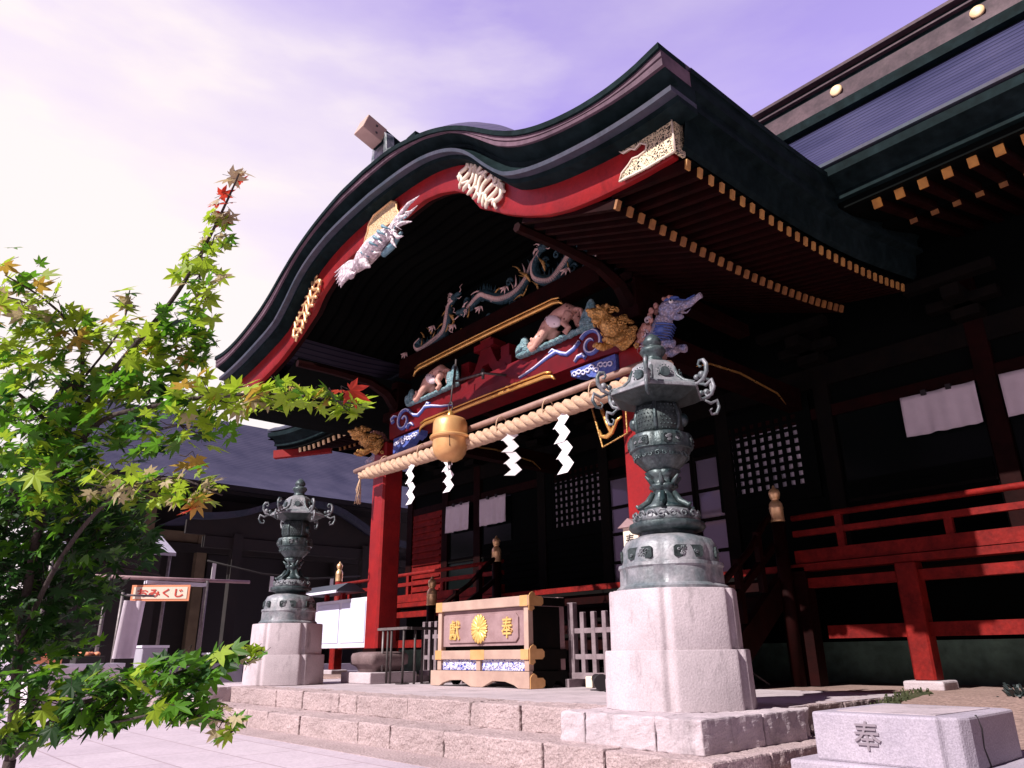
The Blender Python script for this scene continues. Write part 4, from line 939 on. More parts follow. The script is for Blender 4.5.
# ------------------------------------------------------------------ rope, pole, papers, bell
rp_t = thing('shimenawa_rope', 'thick twisted straw rope hung across the porch between the two pillars', 'sacred rope', (-7.3, 5.88, 3.5))
RX0, RX1 = -10.35, -4.2
def rope_z(x): t = (x-RX0)/(RX1-RX0); return 3.47-.05*sin(pi*t)
for k in range(3):
    b = MB(); pts = []; rad = []; nn = 230
    for i in range(nn):
        t = i/(nn-1); x = lerp(RX0, RX1, t); a = t*2*pi*14+k*2*pi/3; R = .050*(1 if .04 < t else .6)
        pts.append((x, 5.88+R*cos(a), rope_z(x)+R*sin(a))); rad.append(.053*min(1, .5+t*12))
    b.tube(pts, rad, 8); b.build('strand', 'rope', rp_t)
for x in (-9.6, -8.6, -6.85, -6.0, -5.25):
    b = MB(); pts = [(x, 5.88+.10*cos(a), rope_z(x)+.05+.14*sin(a)) for a in [2*pi*i/14 for i in range(15)]]; b.tube(pts, .008, 5); b.build('binding_string', 'rope', rp_t)
b = MB(); b.tube([(RX0-.25, 5.93, 3.59), (-7.4, 5.93, 3.625), (RX1-.1, 5.93, 3.66)], .042, 10)
tag(b.build('bamboo_pole', 'bamboo'), 'long brown bamboo pole lying along the top of the twisted rope', 'pole')
b = MB(); rnd = random.Random(3)
for k in range(12): b.tube([(RX0+.02, 5.88, 3.45), (RX0-.02+rnd.uniform(-.04,.04), 5.88+rnd.uniform(-.04,.04), 3.25), (RX0-.03+rnd.uniform(-.06,.06), 5.88+rnd.uniform(-.05,.05), 3.02)], .006, 4)
b.build('tassel', 'rope', rp_t)
SH = [(-8.87, 'zigzag paper streamer nearest the left pillar, left of the bell', 1.0, 0), (-7.97, 'zigzag paper streamer hanging just below the gilt bell', .95, .1), (-6.68, 'pinkish shaded zigzag paper streamer between the bell and the widest streamer', .95, .9), (-5.78, 'widest bright zigzag paper streamer, nearest the bronze lantern', 1.18, 0)]
for x, lab, k, rz in SH:
    t = thing('paper_streamer', lab, 'paper streamer', (x, 5.86, 3.38), 'paper streamers on the rope')
    b = MB(); wv = .14*k; h = .155*k
    z = 3.40; X = -.01
    for s_ in range(4):
        poly = [(X, z), (X+wv*.95, z), (X+wv*1.45, z-h*.55), (X+wv*.95 if 0 else X+wv*1.45-.0, z-h*.56), (X+wv*.5, z-h*1.0)] 
        # parallelogram folded panel
        d1 = .5*wv; poly = [(X, z), (X+wv, z), (X+wv+d1, z-h*.52), (X+wv-.02, z-h*1.02), (X-.02, z-h*1.02), (X+d1, z-h*.52)]
        yy_ = -.01*(s_ % 2)
        ca, sa = cos(rz), sin(rz)
        b.prism([(p[0]-wv/2, p[1]) for p in poly], (x, 5.84+yy_, 0), (ca, sa, 0), (0,0,1), (0,.002,0))
        z -= h; X += .016*k
    b.build('folded_paper', 'white', t)
# bell
bt = thing('gilt_bell', 'large round gilt bell hanging in front of the rope', 'bell', (-7.68, 5.68, 3.1))
BZ = 3.15
b = MB(); b.lathe((-7.68, 5.68, BZ), [(.02,0),(.10,.012),(.17,.05),(.212,.11),(.228,.19),(.232,.30),(.262,.305),(.272,.325),(.262,.345),(.234,.352),(.232,.45),(.226,.53),(.205,.575),(.15,.60),(.06,.612)], 40); b.build('bell_body', 'bellgold', bt, sharp=50)

b = MB(); b.lathe((-7.68, 5.68, BZ+.6), [(.055,0),(.055,.05),(.04,.07),(.035,.10),(.01,.11)], 16); cp = b.build('bell_crown', 'gold', bt)
b = MB(); b.tube([(-7.68+.045*cos(a), 5.68, BZ+.76+.07*sin(a)) for a in [2*pi*i/16 for i in range(17)]], .009, 6); b.tube([(-7.68, 5.68, BZ+.8), (-7.68, 5.70, BZ+1.0), (-7.68, 5.75, 4.55)], .012, 6); b.build('hanging_hook', 'iron', bt)
b = MB(); b.tube([(-7.68+.033*cos(a), 5.68, BZ-.06+.045*sin(a)) for a in [2*pi*i/14 for i in range(15)]], .008, 6); b.lathe((-7.68, 5.68, BZ-.02), [(.02,-.02),(.028,0),(.02,.02)], 10); b.build('rope_ring', 'iron', bt)
b = MB(); b.tube([(-7.50, 5.68-.135, BZ+.16), (-7.50, 5.68-.142, BZ+.30)], .006, 5); b.build('slit', 'ink', bt)
b = MB(); b.tube([(-7.68, 5.76, 4.30), (-7.15, 5.82, 4.28), (-7.0, 6.1, 4.27)], .018, 6); b.tube([(-7.68, 5.76, 4.62), (-7.68, 5.74, 4.2)], .014, 6); b.lathe((-7.16, 5.82, 4.20), [(.02,0),(.022,.06),(.022,.14)], 8)
tag(b.build('bell_bracket', 'iron'), 'black iron bracket arm on the red beam holding the gilt bell', 'bracket')
# gilt frame emblem hanging behind the rope's right end
b = MB(); 
fr = [(-5.42,6.0,3.42),(-5.28,6.0,2.90),(-4.92,6.0,2.98),(-4.92,6.0,3.42)]
b.tube(fr, .011, 6); o = b.build('hanging_emblem', 'goldpaint'); tag(o, 'thin gilt frame with a hook shape hanging left of the right red pillar', 'emblem')
b = MB(); b.tube([(-5.27,5.99,3.37),(-5.19,5.99,3.15),(-5.13,5.99,3.02)], .022, 6); b.tube([(-5.31,5.99,3.10),(-5.28,5.99,3.02),(-5.2,5.99,3.0),(-5.13,5.99,3.03),(-5.05,5.99,3.15),(-4.98,5.99,3.18)], [.012,.022,.028,.026,.02,.012], 6); b.build('hook', 'gold', o)
ORG[o.name] = Vector((0,0,0))

# ------------------------------------------------------------------ bronze lanterns on stone pedestals
MT['bronzeA'] = MT['bronze']
def petal(d, ph=radians(270)): return lambda an: 1-d+d*abs(cos(3*(an-ph)))**.75
def lobed(k=.6, d=.075):
    def f(an):
        q = ((an-radians(270)+pi/6) % (pi/3))-pi/6; h = .866/cos(q); e = (abs(q)-pi/6)/radians(3.2)
        return (1-k+k*h)*1.03*(1-d*math.exp(-e*e))
    return f
def lantern(cx, cy, label):
    t = thing('bronze_lantern', label, 'lantern', (cx, cy, .38), 'bronze lanterns beside the steps'); Z = 0
    b = MB(); b.lathe((cx, cy, 0), [(.565,.38),(.572,.385),(.563,.772),(.555,.783)], 240, lobed()); b.build('stone_base', 'stone', t, sharp=40)
    b = MB(); b.lathe((cx, cy, 0), [(.515,.783),(.515,.80),(.508,1.20),(.50,1.212)], 240, lobed()); b.build('stone_drum', 'stone', t, sharp=40)
    b = MB(); b.lathe((cx, cy, 0), [(.43,1.21),(.435,1.235),(.415,1.25),(.405,1.26),(.40,1.375),(.412,1.39),(.408,1.415),(.385,1.42)], 144, petal(.07)); b.build('bronze_plinth', 'bronzepale', t, sharp=40)
    b = MB(); b.lathe((cx, cy, 0), [(.378,1.418),(.372,1.54),(.34,1.60),(.255,1.635),(.225,1.64)], 96, petal(.05)); pr = b.build('panel_ring', 'bronzepale', t, sharp=40)
    def panels(R, z, wv, h, parent, mt='relief', n=6, off=0):
        q = MB()
        for k in range(n):
            a = radians(270+60*k+off); c = Vector((cx+R*cos(a), cy+R*sin(a), z)); tx = Vector((-sin(a), cos(a), 0)); no = Vector((cos(a), sin(a), 0))
            q.prism([(-wv,-h*.7),(-wv*.85,-h),(wv*.85,-h),(wv,-h*.7),(wv,h*.7),(wv*.85,h),(-wv*.85,h),(-wv,h*.7)], c-no*.01, tx, (0,0,1), no*.016)
        o_ = q.build('relief_panel', 'bronzedark', parent)
        q = MB(); rnd = random.Random(5)
        for k in range(n):
            a = radians(270+60*k+off); c = Vector((cx+(R+.006)*cos(a), cy+(R+.006)*sin(a), z)); tx = Vector((-sin(a), cos(a), 0)); no = Vector((cos(a), sin(a), 0))
            for j in range(7):
                u = c+tx*(rnd.uniform(-.7, .7)*wv)+Vector((0,0,rnd.uniform(-.55,.55)*h)); spiral(q, u, tx, Vector((0,0,1)), min(wv, h)*rnd.uniform(.25,.5), min(wv, h)*.12, rnd.uniform(.8,1.5), 9, no*.01)
        q.build('relief_scrolls', 'bronzelight', o_)
    panels(.366, 1.485, .115, .045, pr)
    b = MB(); b.lathe((cx, cy, 0), [(.225,1.635),(.222,1.665),(.29,1.685),(.305,1.705),(.30,1.735),(.27,1.745)], 72); b.build('lotus_disc', 'bronze', t, sharp=50)
    b = MB(); b.lathe((cx, cy, 0), [(.275,1.74),(.262,1.79),(.225,1.83),(.20,1.85)], 72, petal(.08, radians(270))); 
    rnd = random.Random(8)
    for k in range(18):
        a = 2*pi*k/18; c = (cx+.262*cos(a), cy+.262*sin(a), 1.79); spiral(b, c, (-sin(a)*.045, cos(a)*.045, 0), (0,0,.04), 1, .010, 1.2, 9)
    b.build('lotus_dome', 'bronzelight', t)
    b = MB()
    # flaring legs below and above the waist
    b.lathe((cx, cy, 0), [(.20,1.845),(.21,1.862),(.14,1.90),(.105,1.95),(.088,1.99),(.092,2.02),(.12,2.035),(.115,2.06),(.085,2.07),(.10,2.12),(.15,2.165)], 48, petal(.12))
    for k in range(6):
        a = radians(300+60*k); dx, dy = cos(a), sin(a)
        b.tube([(cx+dx*.10, cy+dy*.10, 1.99), (cx+dx*.15, cy+dy*.15, 1.91), (cx+dx*.235, cy+dy*.235, 1.862), (cx+dx*.25, cy+dy*.25, 1.885)], [.02,.028,.022,.012], 6)
        b.tube([(cx+dx*.08, cy+dy*.08, 2.03), (cx+dx*.11, cy+dy*.11, 2.09), (cx+dx*.155, cy+dy*.155, 2.13)], [.02,.022,.010], 6)
    b.build('waist', 'bronze', t)
    b = MB(); b.lathe((cx, cy, 0), [(.115,2.16),(.14,2.185),(.195,2.24),(.238,2.31),(.248,2.338),(.262,2.345),(.264,2.45),(.255,2.465),(.21,2.47)], 96, petal(.05)); bw = b.build('upper_bowl', 'bronze', t, sharp=40)
    panels(.258, 2.397, .075, .038, bw)
    b = MB(); rnd = random.Random(12)
    for k in range(24): a = 2*pi*k/24; spiral(b, (cx+.222*cos(a), cy+.222*sin(a), 2.285), (-sin(a)*.03, cos(a)*.03, 0), (0,0,.03), 1, .009, 1.3, 8)
    b.build('lotus_petals', 'bronze', bw)
    b = MB(); b.lathe((cx, cy, 0), [(.17,2.46),(.20,2.52),(.208,2.60),(.20,2.68),(.17,2.745)], 48, petal(.04)); fb = b.build('fire_box', 'bronzedark', t)
    b = MB()
    for k in range(6):
        a = radians(300+60*k); b.tube([(cx+.165*cos(a), cy+.165*sin(a), 2.465), (cx+.20*cos(a), cy+.20*sin(a), 2.54), (cx+.205*cos(a), cy+.205*sin(a), 2.62), (cx+.175*cos(a), cy+.175*sin(a), 2.74)], .016, 8)
    for k in range(6):
        a = radians(270+60*k)
        if k in (5, 2): b.lathe((0,0,0), [(0.001,0)], 3) if 0 else None; b.ell((cx+.20*cos(a), cy+.20*sin(a), 2.60), (.05,.05,.06))
        else:
            for i in range(-2, 3):
                for j in range(-3, 4):
                    aa = a+i*.16+(.08 if j % 2 else 0); R = .212-.05*(j/3.5)**2*.6; b.ell((cx+R*cos(aa), cy+R*sin(aa), 2.605+j*.034), (.006,)*3, n=6, m=4)
    b.build('fire_box_ribs', 'bronze', fb)
    # roof: six-sided with concave flare
    hexf = lambda an: 1/cos(((an-radians(270)+pi/6) % (pi/3))-pi/6)*.93
    b = MB(); b.lathe((cx, cy, 0), [(.17,2.735),(.20,2.74),(.33,2.79),(.375,2.815)], 96, lambda an: hexf(an)); b.build('roof_underside', 'bronzedark', t, sharp=28)  # darker bronze puts the shade under the roof into the colour
    b = MB(); b.lathe((cx, cy, 0), [(.372,2.818),(.39,2.82),(.39,2.842),(.36,2.865),(.27,2.90),(.225,2.95),(.205,3.02),(.185,3.08),(.14,3.12),(.10,3.14)], 96, lambda an: hexf(an)); b.build('lantern_roof', 'bronzepale', t, sharp=28)
    for k in range(6):
        a = radians(300+60*k); dx, dy = cos(a), sin(a); R = .40
        b = MB(); pts = []
        def PP(u, z): return (cx+dx*u, cy+dy*u, z)
        b.tube([PP(.36,2.84), PP(.43,2.835), PP(.485,2.86), PP(.52,2.92), PP(.522,2.98), PP(.50,3.02), PP(.463,3.025), PP(.447,2.995), PP(.46,2.97), PP(.48,2.975)], [.014,.016,.018,.019,.019,.017,.014,.011,.010,.008], 8)
        b.tube([PP(.44,2.83), PP(.50,2.80), PP(.56,2.83), PP(.575,2.77), PP(.545,2.71), PP(.50,2.70), PP(.485,2.735), PP(.51,2.755)], [.010,.014,.016,.016,.014,.011,.009,.006], 8)
        b.tube([PP(.20,3.05), PP(.235,2.96), PP(.30,2.90), PP(.40,2.855)], [.016,.016,.016,.014], 6)
        b.ell(PP(.47,2.90), (.03,.03,.03)); b.ell(PP(.42,2.89), (.024,.024,.024))
        b.build('corner_scroll', 'bronzelight', t)
    for k in range(6):
        q = MB(); a = radians(270+60*k); n_ = Vector((cos(a), sin(a), 0)); c = Vector((cx, cy, 2.985))+n_*.205; q.tube([c, c+n_*.028], [.045,.042], 20)
        for i in range(14):
            aa = 2*pi*i/14; q.ell(c+n_*.01+Vector((-sin(a), cos(a), 0))*.062*cos(aa)+Vector((0,0,.062*sin(aa))), (.007,)*3, n=6, m=4)
        q.build('roof_crest', 'bronze', t)
    b = MB(); b.lathe((cx, cy, 0), [(.11,3.13),(.085,3.16),(.075,3.19),(.10,3.22),(.115,3.245),(.10,3.275),(.06,3.285),(.06,3.30),(.078,3.315),(.08,3.34),(.062,3.375),(.03,3.405),(.006,3.42)], 32); b.build('jewel_finial', 'bronze', t)
    return t
lantern(-3.69, 4.92, 'tall green bronze lantern on a pale stone pedestal in the foreground, beside the basin')
lantern(-10.93, 5.15, 'tall bronze lantern on a stone pedestal at the far left end of the steps')

# ------------------------------------------------------------------ offering box
def box_():
    t = thing('offering_box', 'old wooden offering box with gold characters and a gold crest on its front', 'offering box', (-7.76, 6.6, .38))
    X0, X1, Y0, Y1 = -8.66, -6.82, 6.25, 6.86; z0 = .38
    b = MB(); b.box(X0+.06, X1-.06, Y0+.10, Y1-.06, .56, 1.30); b.build('inner_body', 'darkwood', t)
    b = MB(); b.box(X0+.02, X1+.02, Y0-.02, Y0+.10, 1.305, 1.425); b.build('top_beam', 'creamwood', t, bevel=.008)
    b = MB(); b.box(X0+.02, X1, Y1-.10, Y1, 1.305, 1.42); b.box(X0-.02, X0+.08, Y0+.1, Y1-.1, 1.305, 1.415); b.box(X1-.10, X1-.006, Y0+.1, Y1-.1, 1.305, 1.415)
    for k in range(9): b.box(X0+.2+.19*k, X0+.26+.19*k, Y0+.1, Y1-.1, 1.33, 1.40)
    b.build('top_grille', 'boxwood', t, bevel=.005)
    for x in (X0, X1-.10):
        MB().box(x+.015, x+.095, Y0, Y0+.08, .57, 1.303).build('corner_post', 'creamwood', t, bevel=.006); MB().box(x+.015, x+.095, Y1-.08, Y1, .57, 1.303).build('corner_post', 'boxwood', t, bevel=.006)
    b = MB(); b.box(X0+.10, X1-.09, Y0+.035, Y0+.06, .86, 1.30); b.build('front_panel', 'boxwood', t)
    b = MB(); pz0, pz1, px0, px1 = .90, 1.235, X0+.20, X1-.20
    c = .05; b.prism([(px0,pz0+c),(px0+c,pz0),(px1-c,pz0),(px1,pz0+c),(px1,pz1-c),(px1-c,pz1),(px0+c,pz1),(px0,pz1-c)], (0, Y0+.034, 0), (1,0,0), (0,0,1), (0,-.022,0)); b.build('name_board', 'boxwood', t, bevel=.006)
    for z, zz in ((.70,.80),):
        b = MB(); b.box(X0-.01, X1+.01, Y0-.018, Y0+.09, z, zz+.01); b.build('middle_beam', 'creamwood', t, bevel=.008)
    for nme, xs_ in (('end', (X0-.012, X1-.13)),):
        for x in xs_:
            b = MB(); b.box(x, x+.142, Y0-.022, Y0+.03, .697, .813); b.box(x+.0, x+.142+.0, Y0-.024, Y0+.03, 1.302, 1.428); b.build('gilt_beam_end', 'goldplate', t, bevel=.004)
    MB().box(-7.77-.14, -7.77+.14, Y0-.021, Y0-.017, .697, .813).build('gilt_plate', 'goldplate', t)
    MB().box(-7.77-.04, -7.77+.04, Y0-.0, Y0+.06, .57, .70).build('middle_post', 'creamwood', t)
    for x0, x1 in ((X0+.10, -7.815), (-7.725, X1-.09)):
        o_ = MB().box(x0, x1, Y0+.03, Y0+.05, .572, .698).build('carved_panel', 'bluecarve', t)
        b = MB(); rnd = random.Random(int(x0*7))
        for k in range(26): spiral(b, (rnd.uniform(x0+.03, x1-.03), Y0+.028, rnd.uniform(.59,.68)), (1,0,0), (0,0,1), rnd.uniform(.015,.035), .009, 1.2, 8)
        b.build('carved_flowers', 'bluewhite', o_)
    # base with arched feet
    def foot(name, a, b_, o_, ax, th, m_):
        L_ = b_-a; pts = [(a,.0),(a+.10*L_,0),(a+.14*L_,.035),(a+.22*L_,.07),(a+.34*L_,.075),(a+.40*L_,.03),(a+.44*L_,.0),(a+.56*L_,0),(a+.60*L_,.03),(a+.66*L_,.075),(a+.78*L_,.07),(a+.86*L_,.035),(a+.90*L_,0),(b_,0),(b_,.185),(a,.185)]
        q = MB(); q.prism(pts, o_, ax, (0,0,1), th); return q.build(name, m_, t, bevel=.004)
    foot('base_front', -.98, .98, (-7.77, Y0-.03, z0), (1,0,0), (0,.06,0), 'creamwood')
    foot('base_side', 0, .58, (X1+.02, Y0+.035, z0), (0,1,0), (-.06,0,0), 'darkwood'); foot('base_side', 0, .58, (X0-.02, Y0+.035, z0), (0,1,0), (.06,0,0), 'darkwood')
    # side face: dark boards and gilt corner plates
    MB().box(X1-.02, X1-.005, Y0+.085, Y1-.085, .575, 1.30).build('side_panel', 'darkwood', t)
    b = MB(); b.box(X1, X1+.02, Y0+.1, Y1, .70, .81); b.box(X1, X1+.015, Y0+.1, Y1, 1.31, 1.41); b.build('side_beam', 'darkwood', t)
    for z in (.38, .70, 1.305):
        b = MB(); b.prism([(0,.0),(.20,.0),(.235,.03),(.235,.085),(.20,.115),(.11,.115),(.10,.145),(.06,.165),(.02,.145),(0,.115)], (X1+.028 if z > .4 else X1+.03, Y0-.02, z+.0), (0,1,0), (0,0,1), (.012,0,0)); b.build('gilt_corner_plate', 'goldplate', t)
        if z > .4:
            b = MB(); b.prism([(0,.0),(.08,.0),(.09,-.03),(.05,-.06),(.0,-.05)], (X1+.028, Y0-.02, z-.002), (0,1,0), (0,0,1), (.010,0,0)); b.build('gilt_corner_plate', 'goldplate', t)
    text('gold_character', '奉', .22, (-7.21, Y0+.008, 1.07), (1,0,0), (0,0,1), .03, 'gold2', t, (.20,.25), .012)
    text('gold_character', '獻', .22, (-8.27, Y0+.008, 1.06), (1,0,0), (0,0,1), .03, 'gold2', t, (.22,.25), .008)
    b = MB()
    for k in range(16):
        a = 2*pi*k/16; c = (-7.76+.085*cos(a), Y0+.0, 1.065+.085*sin(a)*1.15)
        b.ell(c, (.085,.018,.022), Euler((0,-a,0)), 10, 6)
    for k in range(16):
        a = 2*pi*(k+.5)/16; b.ell((-7.76+.09*cos(a), Y0+.008, 1.065+.09*sin(a)*1.15), (.085,.014,.022), Euler((0,-a,0)), 10, 6)
    b.ell((-7.76, Y0-.01, 1.065), (.03,.02,.03)); b.build('chrysanthemum_crest', 'gold2', t)
MT['gold2'] = mat('polished_gilt', (.90, .66, .24), (.80, .50, .14), 20, .35, metal=.35)
box_()

# ------------------------------------------------------------------ wooden fences, railing rack, floodlight, plaque
def fence(x0, x1, n, label, end, y=6.98):
    t = thing('wooden_fence', label, 'fence', ((x0+x1)/2, y, .38), 'low grey wooden fences beside the offering box')
    xs = [x0+(x1-x0)*i/(n-1) for i in range(n)]
    for i, x in enumerate(xs):
        tall = (i == end); h = 1.36 if tall else 1.24; wv = .048 if tall else .032
        MB().box(x-wv, x+wv, y-wv*.9, y+wv*.9, .50 if not tall else .44, h).build('picket', 'greywood', t, bevel=.008)
    for z in (.72, 1.02): MB().box(x0, x1, y-.022, y+.022, z-.03, z+.03).build('crossbar', 'greywood', t, bevel=.004)
    MB().box(x0-.05, x1+.04, y-.05, y+.05, .47, .54).build('bottom_rail', 'greywood', t, bevel=.004)
    for x in (x0, x1): MB().box(x-.06, x+.06, y-.16, y+.16, .376, .47).build('foot', 'greywood', t, bevel=.004)
fence(-6.80, -5.35, 9, 'low grey wooden fence to the right of the offering box', 0)
fence(-10.0, -8.9, 8, 'low grey wooden fence to the left of the offering box', -1)
t = thing('iron_barrier', 'small dark iron barrier with thin uprights left of the offering box', 'barrier', (-9.75, 6.3, .38))
MB().box(-10.12, -9.28, 6.17, 6.24, 1.105, 1.14).build('top_rail', 'ironlight', t)  # paler iron on the front rail and one upright paints in sunlight there
MB().box(-9.32, -9.26, 6.24, 6.9, 1.10, 1.138).build('top_rail', 'iron', t)
for x in (-9.95, -9.82, -9.72, -9.40):
    MB().tube([(x, 6.2, .378), (x, 6.2, 1.105)], .017, 8).build('upright', 'ironlight' if x in (-9.95,) else 'iron', t)
for y in (6.32, 6.45, 6.6, 6.75, 6.88):
    MB().tube([(-9.29, y, .378), (-9.29, y, 1.10)], .018, 8).build('upright', 'iron', t)
for x, y in ((-9.95, 6.2), (-9.29, 6.55), (-9.4, 6.2)): MB().box(x-.07, x+.07, y-.07, y+.07, .376, .392).build('foot_plate', 'iron', t)
t = thing('floodlight', 'small black floodlight with coiled cable at the foot of the right wooden fence', 'floodlight', (-5.95, 6.5, .38))
b = MB(); b.box(-6.12, -6.02, 6.45, 6.55, .40, .52); b.build('junction_box', 'cream', t, bevel=.01)
b = MB(); b.tube([(-5.96,6.45,.50), (-5.80,6.36,.47)], [.05,.075], 14); b.tube([(-5.80,6.36,.47), (-5.785,6.35,.467)], [.085,.085], 14); b.build('lamp_head', 'ink', t)
b = MB()
for k in range(3): b.tube([(-5.85+.09*cos(a)+.02*k, 6.45+.05*sin(a)-.01*k, .41+.045*sin(a+k)+.02*k) for a in [2*pi*i/16 for i in range(17)]], .011, 6)
b.tube([(-6.02,6.5,.45), (-5.95,6.52,.44), (-5.9,6.48,.40), (-5.75,6.40,.385), (-5.7,6.3,.385)], .010, 6); b.build('cable', 'ink', t)
b = MB(); b.tube([(-5.96,6.5,.378), (-5.96,6.47,.50)], .02, 8); b.box(-6.03,-5.89,6.43,6.57,.376,.388); b.build('stand', 'ink', t)
t = thing('name_plaque', 'narrow upright wooden plaque with black characters on the right red pillar', 'plaque', (-5.03, 6.1, 1.6))
b = MB(); b.box(-5.14, -4.94, 6.09, 6.13, 1.45, 2.0); b.build('board', 'cream', t); b = MB(); b.prism([(-.14,0),(.14,0),(.0,.09)], (-5.04, 6.05, 2.0), (1,0,0), (0,0,1), (0,.1,0)); b.build('little_roof', 'boxwood', t)
text('black_character', '奉', .12, (-5.05, 6.087, 1.86), (1,0,0), (0,0,1), .004, 'ink', t, (.12,.14)); text('black_character', '納', .12, (-5.05, 6.087, 1.68), (1,0,0), (0,0,1), .004, 'ink', t, (.12,.14))

# curtains
def curtain(x0, x1, z0, z1, label, y=WY-.12):
    b = MB(); n_ = 28; rows = []; rnd = random.Random(int(x0*13))
    ph = rnd.uniform(0, 6)
    for j in range(9):
        v = j/8; rows.append([(lerp(x0, x1, i/n_), y-.012*sin(i*1.1+ph)*(.3+v)-.01*sin(i*.45+v*2), lerp(z1-.006*abs(sin(i/n_*pi*3)), z0+.004*sin(i*.7), v)) for i in range(n_+1)])
    b.grid(rows); o_ = b.build('white_curtain', 'cloth'); tag(o_, label, 'curtain', 'white curtains on the hall front'); md = o_.modifiers.new('s', 'SOLIDIFY'); md.thickness = .003
    q = MB()
    for k in range(1, 3): x = lerp(x0, x1, k/3); q.box(x-.03, x+.03, y-.03, y+.03, z1-.035, z1+.03)
    q.build('curtain_clip', 'ink', o_)
curtain(-3.50, -2.62, 3.30, 3.83, 'white cloth curtain between the dark posts above the right veranda rail')
curtain(-2.36, -1.25, 3.30, 3.83, 'white cloth curtain cut by the right edge of the photo')
curtain(-13.38, -12.55, 3.27, 3.86, 'white cloth curtain next to the red slatted shutter')
curtain(-12.2, -11.35, 3.27, 3.84, 'white cloth curtain between the slatted shutter one and the left lattice')

# notice cabinet
t = thing('notice_cabinet', 'white glass-fronted notice cabinet with a small dark roof beside the left pillar', 'notice cabinet', (-14.4, 8.0, .4))
b = MB(); b.box(-15.62, -13.35, 7.98, 8.10, .90, 1.86); c_ = b.build('cabinet_body', 'whitepaint', t, bevel=.01)
b = MB(); b.box(-15.5, -14.55, 7.965, 7.975, 1.00, 1.78); b.box(-14.45, -13.5, 7.965, 7.975, 1.00, 1.78); b.build('glass_door', 'whitepaint2', c_)
b = MB(); b.prism([(-.35,0),(.35,0),(.28,.05),(.03,.17),(-.1,.17),(-.32,.04)], (-16.0, 7.98, 2.0), (0,1,0), (0,0,1), (1.9,0,0)); b.build('cabinet_roof', 'bgr', t)
b = MB(); b.box(-16.0, -14.1, 7.62, 7.66, 1.97, 2.02); b.build('roof_edge', 'whitepaint', t)
for x in (-15.5, -13.5): MB().box(x-.05, x+.05, 8.02, 8.1, .37, .92).build('leg', 'red', t)
for x in (-15.3, -14.6): MB().box(x-.04, x+.04, 8.02, 8.1, 1.86, 2.03).build('roof_post', 'red', t)

# ------------------------------------------------------------------ stone basin block with carved character
t = thing('stone_block', 'low pale granite block with a carved character on its front, right of the steps', 'stone block', (-2.1, 5.0, .17))
MB().box(-2.60, -1.45, 4.47, 5.75, -.05, .168).build('slab', 'stonegrey', t, bevel=.015)
b = MB(); c = .07
poly = [(-2.46,4.54),(-1.76,4.54),(-1.745,4.57),(-1.67,4.60),(-1.64,4.68),(-1.65,5.42),(-1.72,5.5),(-2.46,5.5)]
b.prism([(x, y) for x, y in poly], (0,0,.166), (1,0,0), (0,1,0), (0,0,.262)); b.build('block', 'stonegrey', t, bevel=.014)
text('carved_character', '奉', .17, (-2.14, 4.535, .315), (1,0,0), (0,0,1), .012, 'stonedark', t, (.15,.15), .004)
b = MB(); b.tube([(-1.647, 4.80, .43), (-1.64, 4.83, .36), (-1.642, 4.81, .27), (-1.64, 4.86, .17)], .006, 5); b.build('crack', 'ink', t)
b = MB(); b.prism([(-2.36,4.66),(-1.80,4.66),(-1.76,5.38),(-2.36,5.38)], (0,0,.4275), (1,0,0), (0,1,0), (0,0,.004)); b.build('worn_top', 'stone', t)
b = MB(); b.prism([(-.25,-.3),(.2,-.33),(.33,.0),(.2,.3),(-.2,.28),(-.3,0)], (-1.7, 7.2, .05), (1,0,0), (0,1,0), (0,0,.46)); tag(b.build('kerb_stone', 'steps', bevel=.04), 'rough pinkish stone half buried in the sand at the right edge', 'stone')
b = MB(); b.tube([(-4.9,8.2,.40),(-5.2,8.1,.62)], .012, 6); tag(b.build('metal_rod', 'ironlight'), 'thin pale rod leaning in the shade under the right veranda', 'rod')
for x, y, k in ((-2.25,7.6,0),):
    b = MB(); rnd = random.Random(k)
    for i in range(40):
        a = rnd.uniform(0, 6.3); h = rnd.uniform(.05,.16); b.beam((x+rnd.gauss(0,.05), y+rnd.gauss(0,.05), .32), (x+rnd.gauss(0,.09), y+rnd.gauss(0,.09), .33+h), .02, .006)
    tag(b.build('weed', 'bronzedark'), ['dark scrubby weed just behind the carved granite block', 'dark scrubby weed just behind the carved granite block'][k], 'weed')
# ------------------------------------------------------------------ far building to the left
G = thing('side_hall', 'old dark wooden hall with a blue-grey shingled roof behind the left lantern', 'hall', (-24, 9, 0))
b = MB(); xs = [(-21.3,5.45),(-22.3,5.85),(-23.8,6.6),(-25.5,7.7),(-27.5,9.2)]; uvs = []; rows = []; arc = 0; prev = None
for x, z in xs:
    if prev: arc += hypot(x-prev[0], z-prev[1])
    prev = (x, z); rows.append([(x, y, z) for y in (4.0, 8, 12, 18, 24)]); uvs.append([(y, arc) for y in (4.0, 8, 12, 18, 24)])
b.grid(rows, True, uvs); 
b.grid([[(x, y, z) for y in (4.0, 24)] for x, z in ((-27.5,9.2),(-30,7.6),(-33,5.6))], False, [[(y, x) for y in (4.0, 24)] for x, z in ((-27.5,9.2),(-30,7.6),(-33,5.6))])
rf = b.build('roof', 'bgroof', G)
b = MB(); b.box(-21.42, -21.3, 4, 24, 5.30, 5.44); b.box(-22.6, -21.5, 4, 24, 5.22, 5.34); b.build('eave_board', 'bwood', G)
b = MB(); b.prism([(-21.6,5.3),(-22.3,5.8),(-23.8,6.55),(-25.5,7.65),(-27.5,9.15),(-30,7.55),(-32.8,5.6)], (0, 4.3, 0), (1,0,0), (0,0,1), (0,.1,0)); b.build('gable_wall', 'bwood', G)
